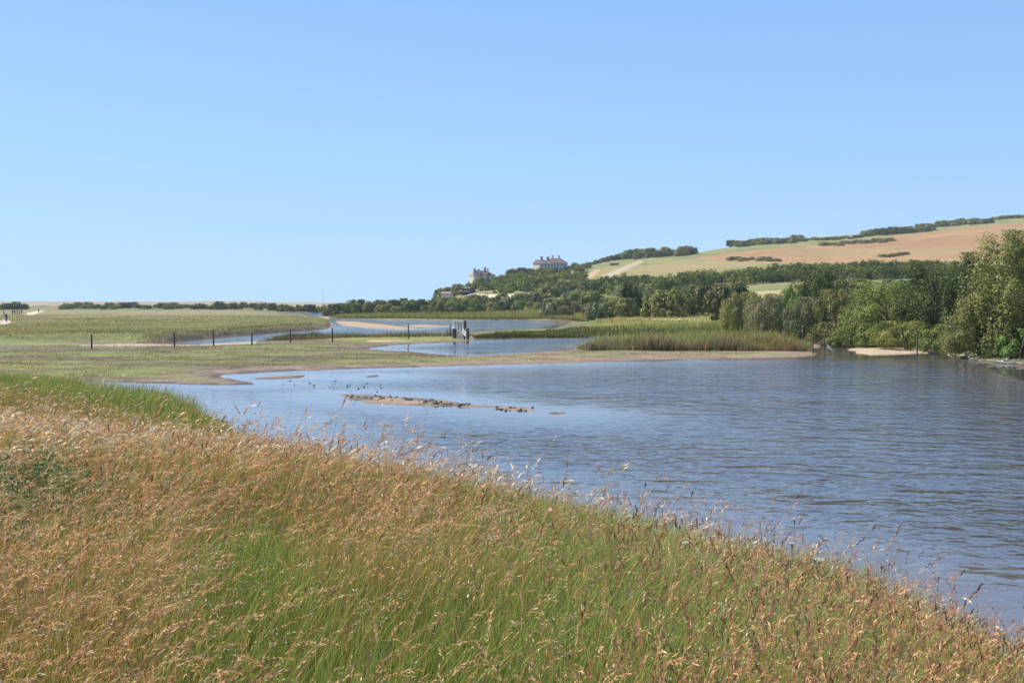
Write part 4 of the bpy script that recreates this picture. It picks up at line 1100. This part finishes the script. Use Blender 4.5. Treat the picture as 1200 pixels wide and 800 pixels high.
person(753.5, 690, 'hiker in a light top where the meadow track meets the skyline', (.5, .42, .4), (.15, .12, .12), 'hikers on the meadow track', R(180))
person(756.5, 688, 'hiker in dark clothes where the meadow track meets the skyline', (.07, .07, .09), (.05, .05, .06), 'hikers on the meadow track', R(180))

# ------------------------------------------------------------------ bird
bY = ground(971, 414, 0)[1]; bX = (971.0 - CX) / F * bY
bd = skinmesh('wading_bird', [(0, 0, .44), (.12, 0, .37), (.25, 0, .28), (.36, 0, .20), (-.05, 0, .52), (-.11, 0, .60), (-.10, 0, .69), (-.15, 0, .73)],
              [(0, 1), (1, 2), (2, 3), (0, 4), (4, 5), (5, 6), (6, 7)], [.105, .11, .075, .025, .06, .035, .03, .045], M_FEATHER)
bd.location = (bX + .07, bY, 0.0); tag(bd, 'white wading bird standing in the inlet beside the short post', 'bird')
MB().tube([(-.18, 0, .735), (-.30, 0, .71)], [.014, .004], 6).build('beak', M_BEAK, bd)
for q in (-.03, .03): MB().tube([(.09, q, .34), (.07, q, .16), (.08, q, -.06)], [.014, .010, .010], 5).build('leg', M_LEGB, bd)

# ------------------------------------------------------------------ stones on the mud
stone_ms = []
for q in range(4):
    bm = bmesh.new(); bmesh.ops.create_icosphere(bm, subdivisions=2, radius=1)
    for v in bm.verts:
        k_ = 1 + .28 * math.sin(3.1 * v.co.x + q * 2) * math.cos(2.7 * v.co.y + q) + rd.uniform(-.07, .07); v.co *= k_
        v.co.z *= .62
    me = bpy.data.meshes.new('stone'); bm.to_mesh(me); bm.free(); me.materials.append(M_STONE); stone_ms.append(me)
def stone(px, py, r_, label, group, mat=None):
    X, Y = ground(px, py, 0.02)
    zb = max(0.0, zat(X, Y))
    o = bpy.data.objects.new('stone', rd.choice(stone_ms)); COL.objects.link(o)
    o.location = (X, Y, zb + r_ * .25); o.scale = (r_ * rd.uniform(.9, 1.6), r_, r_ * rd.uniform(.8, 1.2)); o.rotation_euler.z = rd.uniform(0, 6)
    tag(o, label, 'stone', group)
for q in range(60):
    f_ = rd.random(); stone(402 + 150 * f_ ** .9, 462.5 + 10.5 * f_ + rd.uniform(0, 2.5 + 2 * math.sin(f_ * 3.1)), rd.uniform(.035, .085), 'dark stone lying on the long mud spit', 'stones on the mud spit')
for q in range(16): stone(rd.uniform(578, 628), rd.uniform(476.5, 481), rd.uniform(.03, .07), 'dark stone on the small mud bar after the spit', 'stones on the small bar')
for px_, py_ in ((332, 450), (345, 450.5), (363, 448.5), (386, 453), (392, 449.5), (410, 450), (427, 452.5), (442, 458.5), (393, 446), (407, 452), (420, 455), (447, 454), (446, 450), (440, 462), (457, 463), (340, 446), (368, 451), (430, 449)):
    stone(px_, py_, rd.uniform(.025, .05), 'dark stone poking out of the shallows above the spit', 'stones in the shallows')

# ------------------------------------------------------------------ driftwood and roots at the right bank
for q in range(26):
    px_ = rd.uniform(1118, 1215); py_ = np.interp(px_, [1118, 1150, 1215], [417, 421, 428]) + rd.uniform(-2.5, .8)
    X, Y = ground(px_, py_, .05); a_ = rd.uniform(-.6, .6) + (math.pi if rd.random() < .5 else 0); L_ = rd.uniform(.5, 1.5)
    pts = [(0, 0, 0)]
    for k_ in range(3):
        p = pts[-1]; pts.append((p[0] + math.cos(a_) * L_ / 3, p[1] + math.sin(a_) * L_ / 3, max(.02, p[2] + rd.uniform(-.12, .22)))); a_ += rd.uniform(-.5, .5)
    m_ = MB().tube(pts, [.05, .042, .03, .012], 6)
    b_ = pts[1]; m_.tube([b_, (b_[0] + .2, b_[1] - .1, b_[2] + .3)], [.025, .008], 5)
    o = m_.build('driftwood', M_PALEWOOD, smooth=True); o.location = (X, Y, .06)
    tag(o, 'bleached branch tangled at the water line under the right bank bushes', 'driftwood', 'bleached branches under the right bank')

# ------------------------------------------------------------------ white flower heads in the grass
def umbel(px, py, r_, label, Y):
    for Y in np.arange(3.4, 12, .1):
        p = at_depth(px, py, Y); z0 = zat(p.x, p.y)
        if p.z - z0 < .60: break
    root = empty('white_flower', (p.x, p.y, z0)); tag(root, label, 'flower', 'white flat flower heads in the grass')
    h = p.z - z0
    m_ = MB().tube([(-.04, .02, 0), (-.02, .01, h * .5), (0, 0, h - .05)], [.005, .004, .003], 6)
    tips = []
    for k_ in range(16):
        a_ = k_ * 2.4; q = r_ * math.sqrt((k_ + .5) / 16)
        t_ = (q * math.cos(a_), q * math.sin(a_), h - .25 * q * q / r_); tips.append(t_)
        m_.tube([(0, 0, h - .06), t_], [.0016, .0012], 4)
    m_.build('stem', M_STEM, root)
    c = []
    for t_ in tips:
        for _ in range(12): c.append((t_[0] + rd.gauss(0, r_ * .13), t_[1] + rd.gauss(0, r_ * .13), t_[2] + rd.uniform(-.002, .007)))
    c = np.array(c); ax = rng.normal(size=c.shape); ax[:, 2] *= .3; ax /= np.linalg.norm(ax, axis=1)[:, None]
    v, f, cc = diamonds(c, ax, np.full(len(c), .012), np.full(len(c), .011), np.tile(C(.7, .7, .66), (len(c), 1)))
    npmesh('umbel', v, f, cc, M_PETAL, root)
umbel(960, 654, .055, 'largest white flower head, just right of the middle of the grass crest', 5.6)
umbel(928, 636, .026, 'white flower head close to the left of the largest one', 5.9)
umbel(803, 635, .032, 'creamy flower head alone among the pale green grass', 6.4)
umbel(897, 631, .020, 'small cream flower head standing against the water edge', 6.2)
umbel(931, 608, .018, 'small brownish white flower head on a stalk above the water', 5.9)
umbel(1033, 662, .020, 'small flower head right of the largest one', 5.4)

# ------------------------------------------------------------------ light, sky, camera
SUN_EL, SUN_AZ = 50.0, -62.0      # azimuth from the view direction (+Y), negative to the left
w = bpy.data.worlds.new('World'); scene.world = w; w.use_nodes = True
nt = w.node_tree; nt.nodes.clear()
sky = nt.nodes.new('ShaderNodeTexSky'); sky.sky_type = 'NISHITA'; sky.sun_disc = False
sky.sun_elevation = R(SUN_EL); sky.sun_rotation = R(SUN_AZ)
sky.air_density = 1.0; sky.dust_density = .3; sky.ozone_density = 1.5; sky.altitude = 0
bg = nt.nodes.new('ShaderNodeBackground'); bg.inputs[1].default_value = .11
wo = nt.nodes.new('ShaderNodeOutputWorld')
tcw = nt.nodes.new('ShaderNodeTexCoord'); sx = nt.nodes.new('ShaderNodeSeparateXYZ'); cx_ = nt.nodes.new('ShaderNodeCombineXYZ')
ma = nt.nodes.new('ShaderNodeMath'); ma.operation = 'MULTIPLY_ADD'; ma.inputs[1].default_value = .75; ma.inputs[2].default_value = .22
nt.links.new(tcw.outputs['Generated'], sx.inputs[0]); nt.links.new(sx.outputs[0], cx_.inputs[0]); nt.links.new(sx.outputs[1], cx_.inputs[1])
nt.links.new(sx.outputs[2], ma.inputs[0]); nt.links.new(ma.outputs[0], cx_.inputs[2])
nrm_ = nt.nodes.new('ShaderNodeVectorMath'); nrm_.operation = 'NORMALIZE'; nt.links.new(cx_.outputs[0], nrm_.inputs[0]); nt.links.new(nrm_.outputs[0], sky.inputs[0])
rp_ = nt.nodes.new('ShaderNodeValToRGB'); cr_ = rp_.color_ramp
KS = .90 / .11
cr_.elements[0].position = 0; cr_.elements[0].color = (.268, .452, .685, 1)
cr_.elements[1].position = 1; cr_.elements[1].color = (.115, .26, .57, 1)
e_ = cr_.elements.new(.12); e_.color = (.235, .44, .69, 1); e_ = cr_.elements.new(.33); e_.color = (.135, .33, .70, 1)
nt.links.new(sx.outputs[2], rp_.inputs[0])
vm_ = nt.nodes.new('ShaderNodeVectorMath'); vm_.operation = 'SCALE'; vm_.inputs['Scale'].default_value = KS; nt.links.new(rp_.outputs[0], vm_.inputs[0])
mx_ = nt.nodes.new('ShaderNodeMix'); mx_.data_type = 'RGBA'; mx_.inputs[0].default_value = .7
nt.links.new(sky.outputs[0], mx_.inputs[6]); nt.links.new(vm_.outputs[0], mx_.inputs[7])
nt.links.new(mx_.outputs[2], bg.inputs[0]); nt.links.new(bg.outputs[0], wo.inputs[0])
ld = bpy.data.lights.new('sun', 'SUN'); ld.energy = 4.6; ld.angle = R(.5); ld.color = (1, .95, .87)
lo = bpy.data.objects.new('sun', ld); COL.objects.link(lo)
el, az = R(SUN_EL), R(SUN_AZ)
sd_ = Vector((math.sin(az) * math.cos(el), math.cos(az) * math.cos(el), math.sin(el)))
lo.rotation_euler = (-sd_).to_track_quat('-Z', 'Y').to_euler()

cd_ = bpy.data.cameras.new('camera'); cam = bpy.data.objects.new('camera', cd_); COL.objects.link(cam)
cd_.sensor_width = 36; cd_.lens = 36 * F / 1200; cam.location = (0, 0, EYE); cam.rotation_euler = (R(90) - PITCH, 0, 0)
cd_.clip_start = .05; cd_.clip_end = 20000
scene.camera = cam
vs_ = scene.view_settings; vs_.view_transform = 'Standard'; vs_.look = 'None'; vs_.exposure = .72; vs_.gamma = 1
scene.cycles.max_bounces = 8; scene.cycles.volume_bounces = 1

# ------------------------------------------------------------------ air
hz = MB().box(0, 700, 60, 7000, 6400, 260).build('haze', bpy.data.materials.new('haze_air'))
hm = hz.data.materials[0]; hm.use_nodes = True; ht = hm.node_tree; ht.nodes.clear()
ho = ht.nodes.new('ShaderNodeOutputMaterial'); hv = ht.nodes.new('ShaderNodeVolumePrincipled')
hv.inputs['Color'].default_value = (.80, .90, 1.0, 1); hv.inputs['Density'].default_value = .0001; hv.inputs['Anisotropy'].default_value = 0
ht.links.new(hv.outputs[0], ho.inputs['Volume']); tag(hz, kind='stuff')
scene.cycles.volume_step_rate = 10
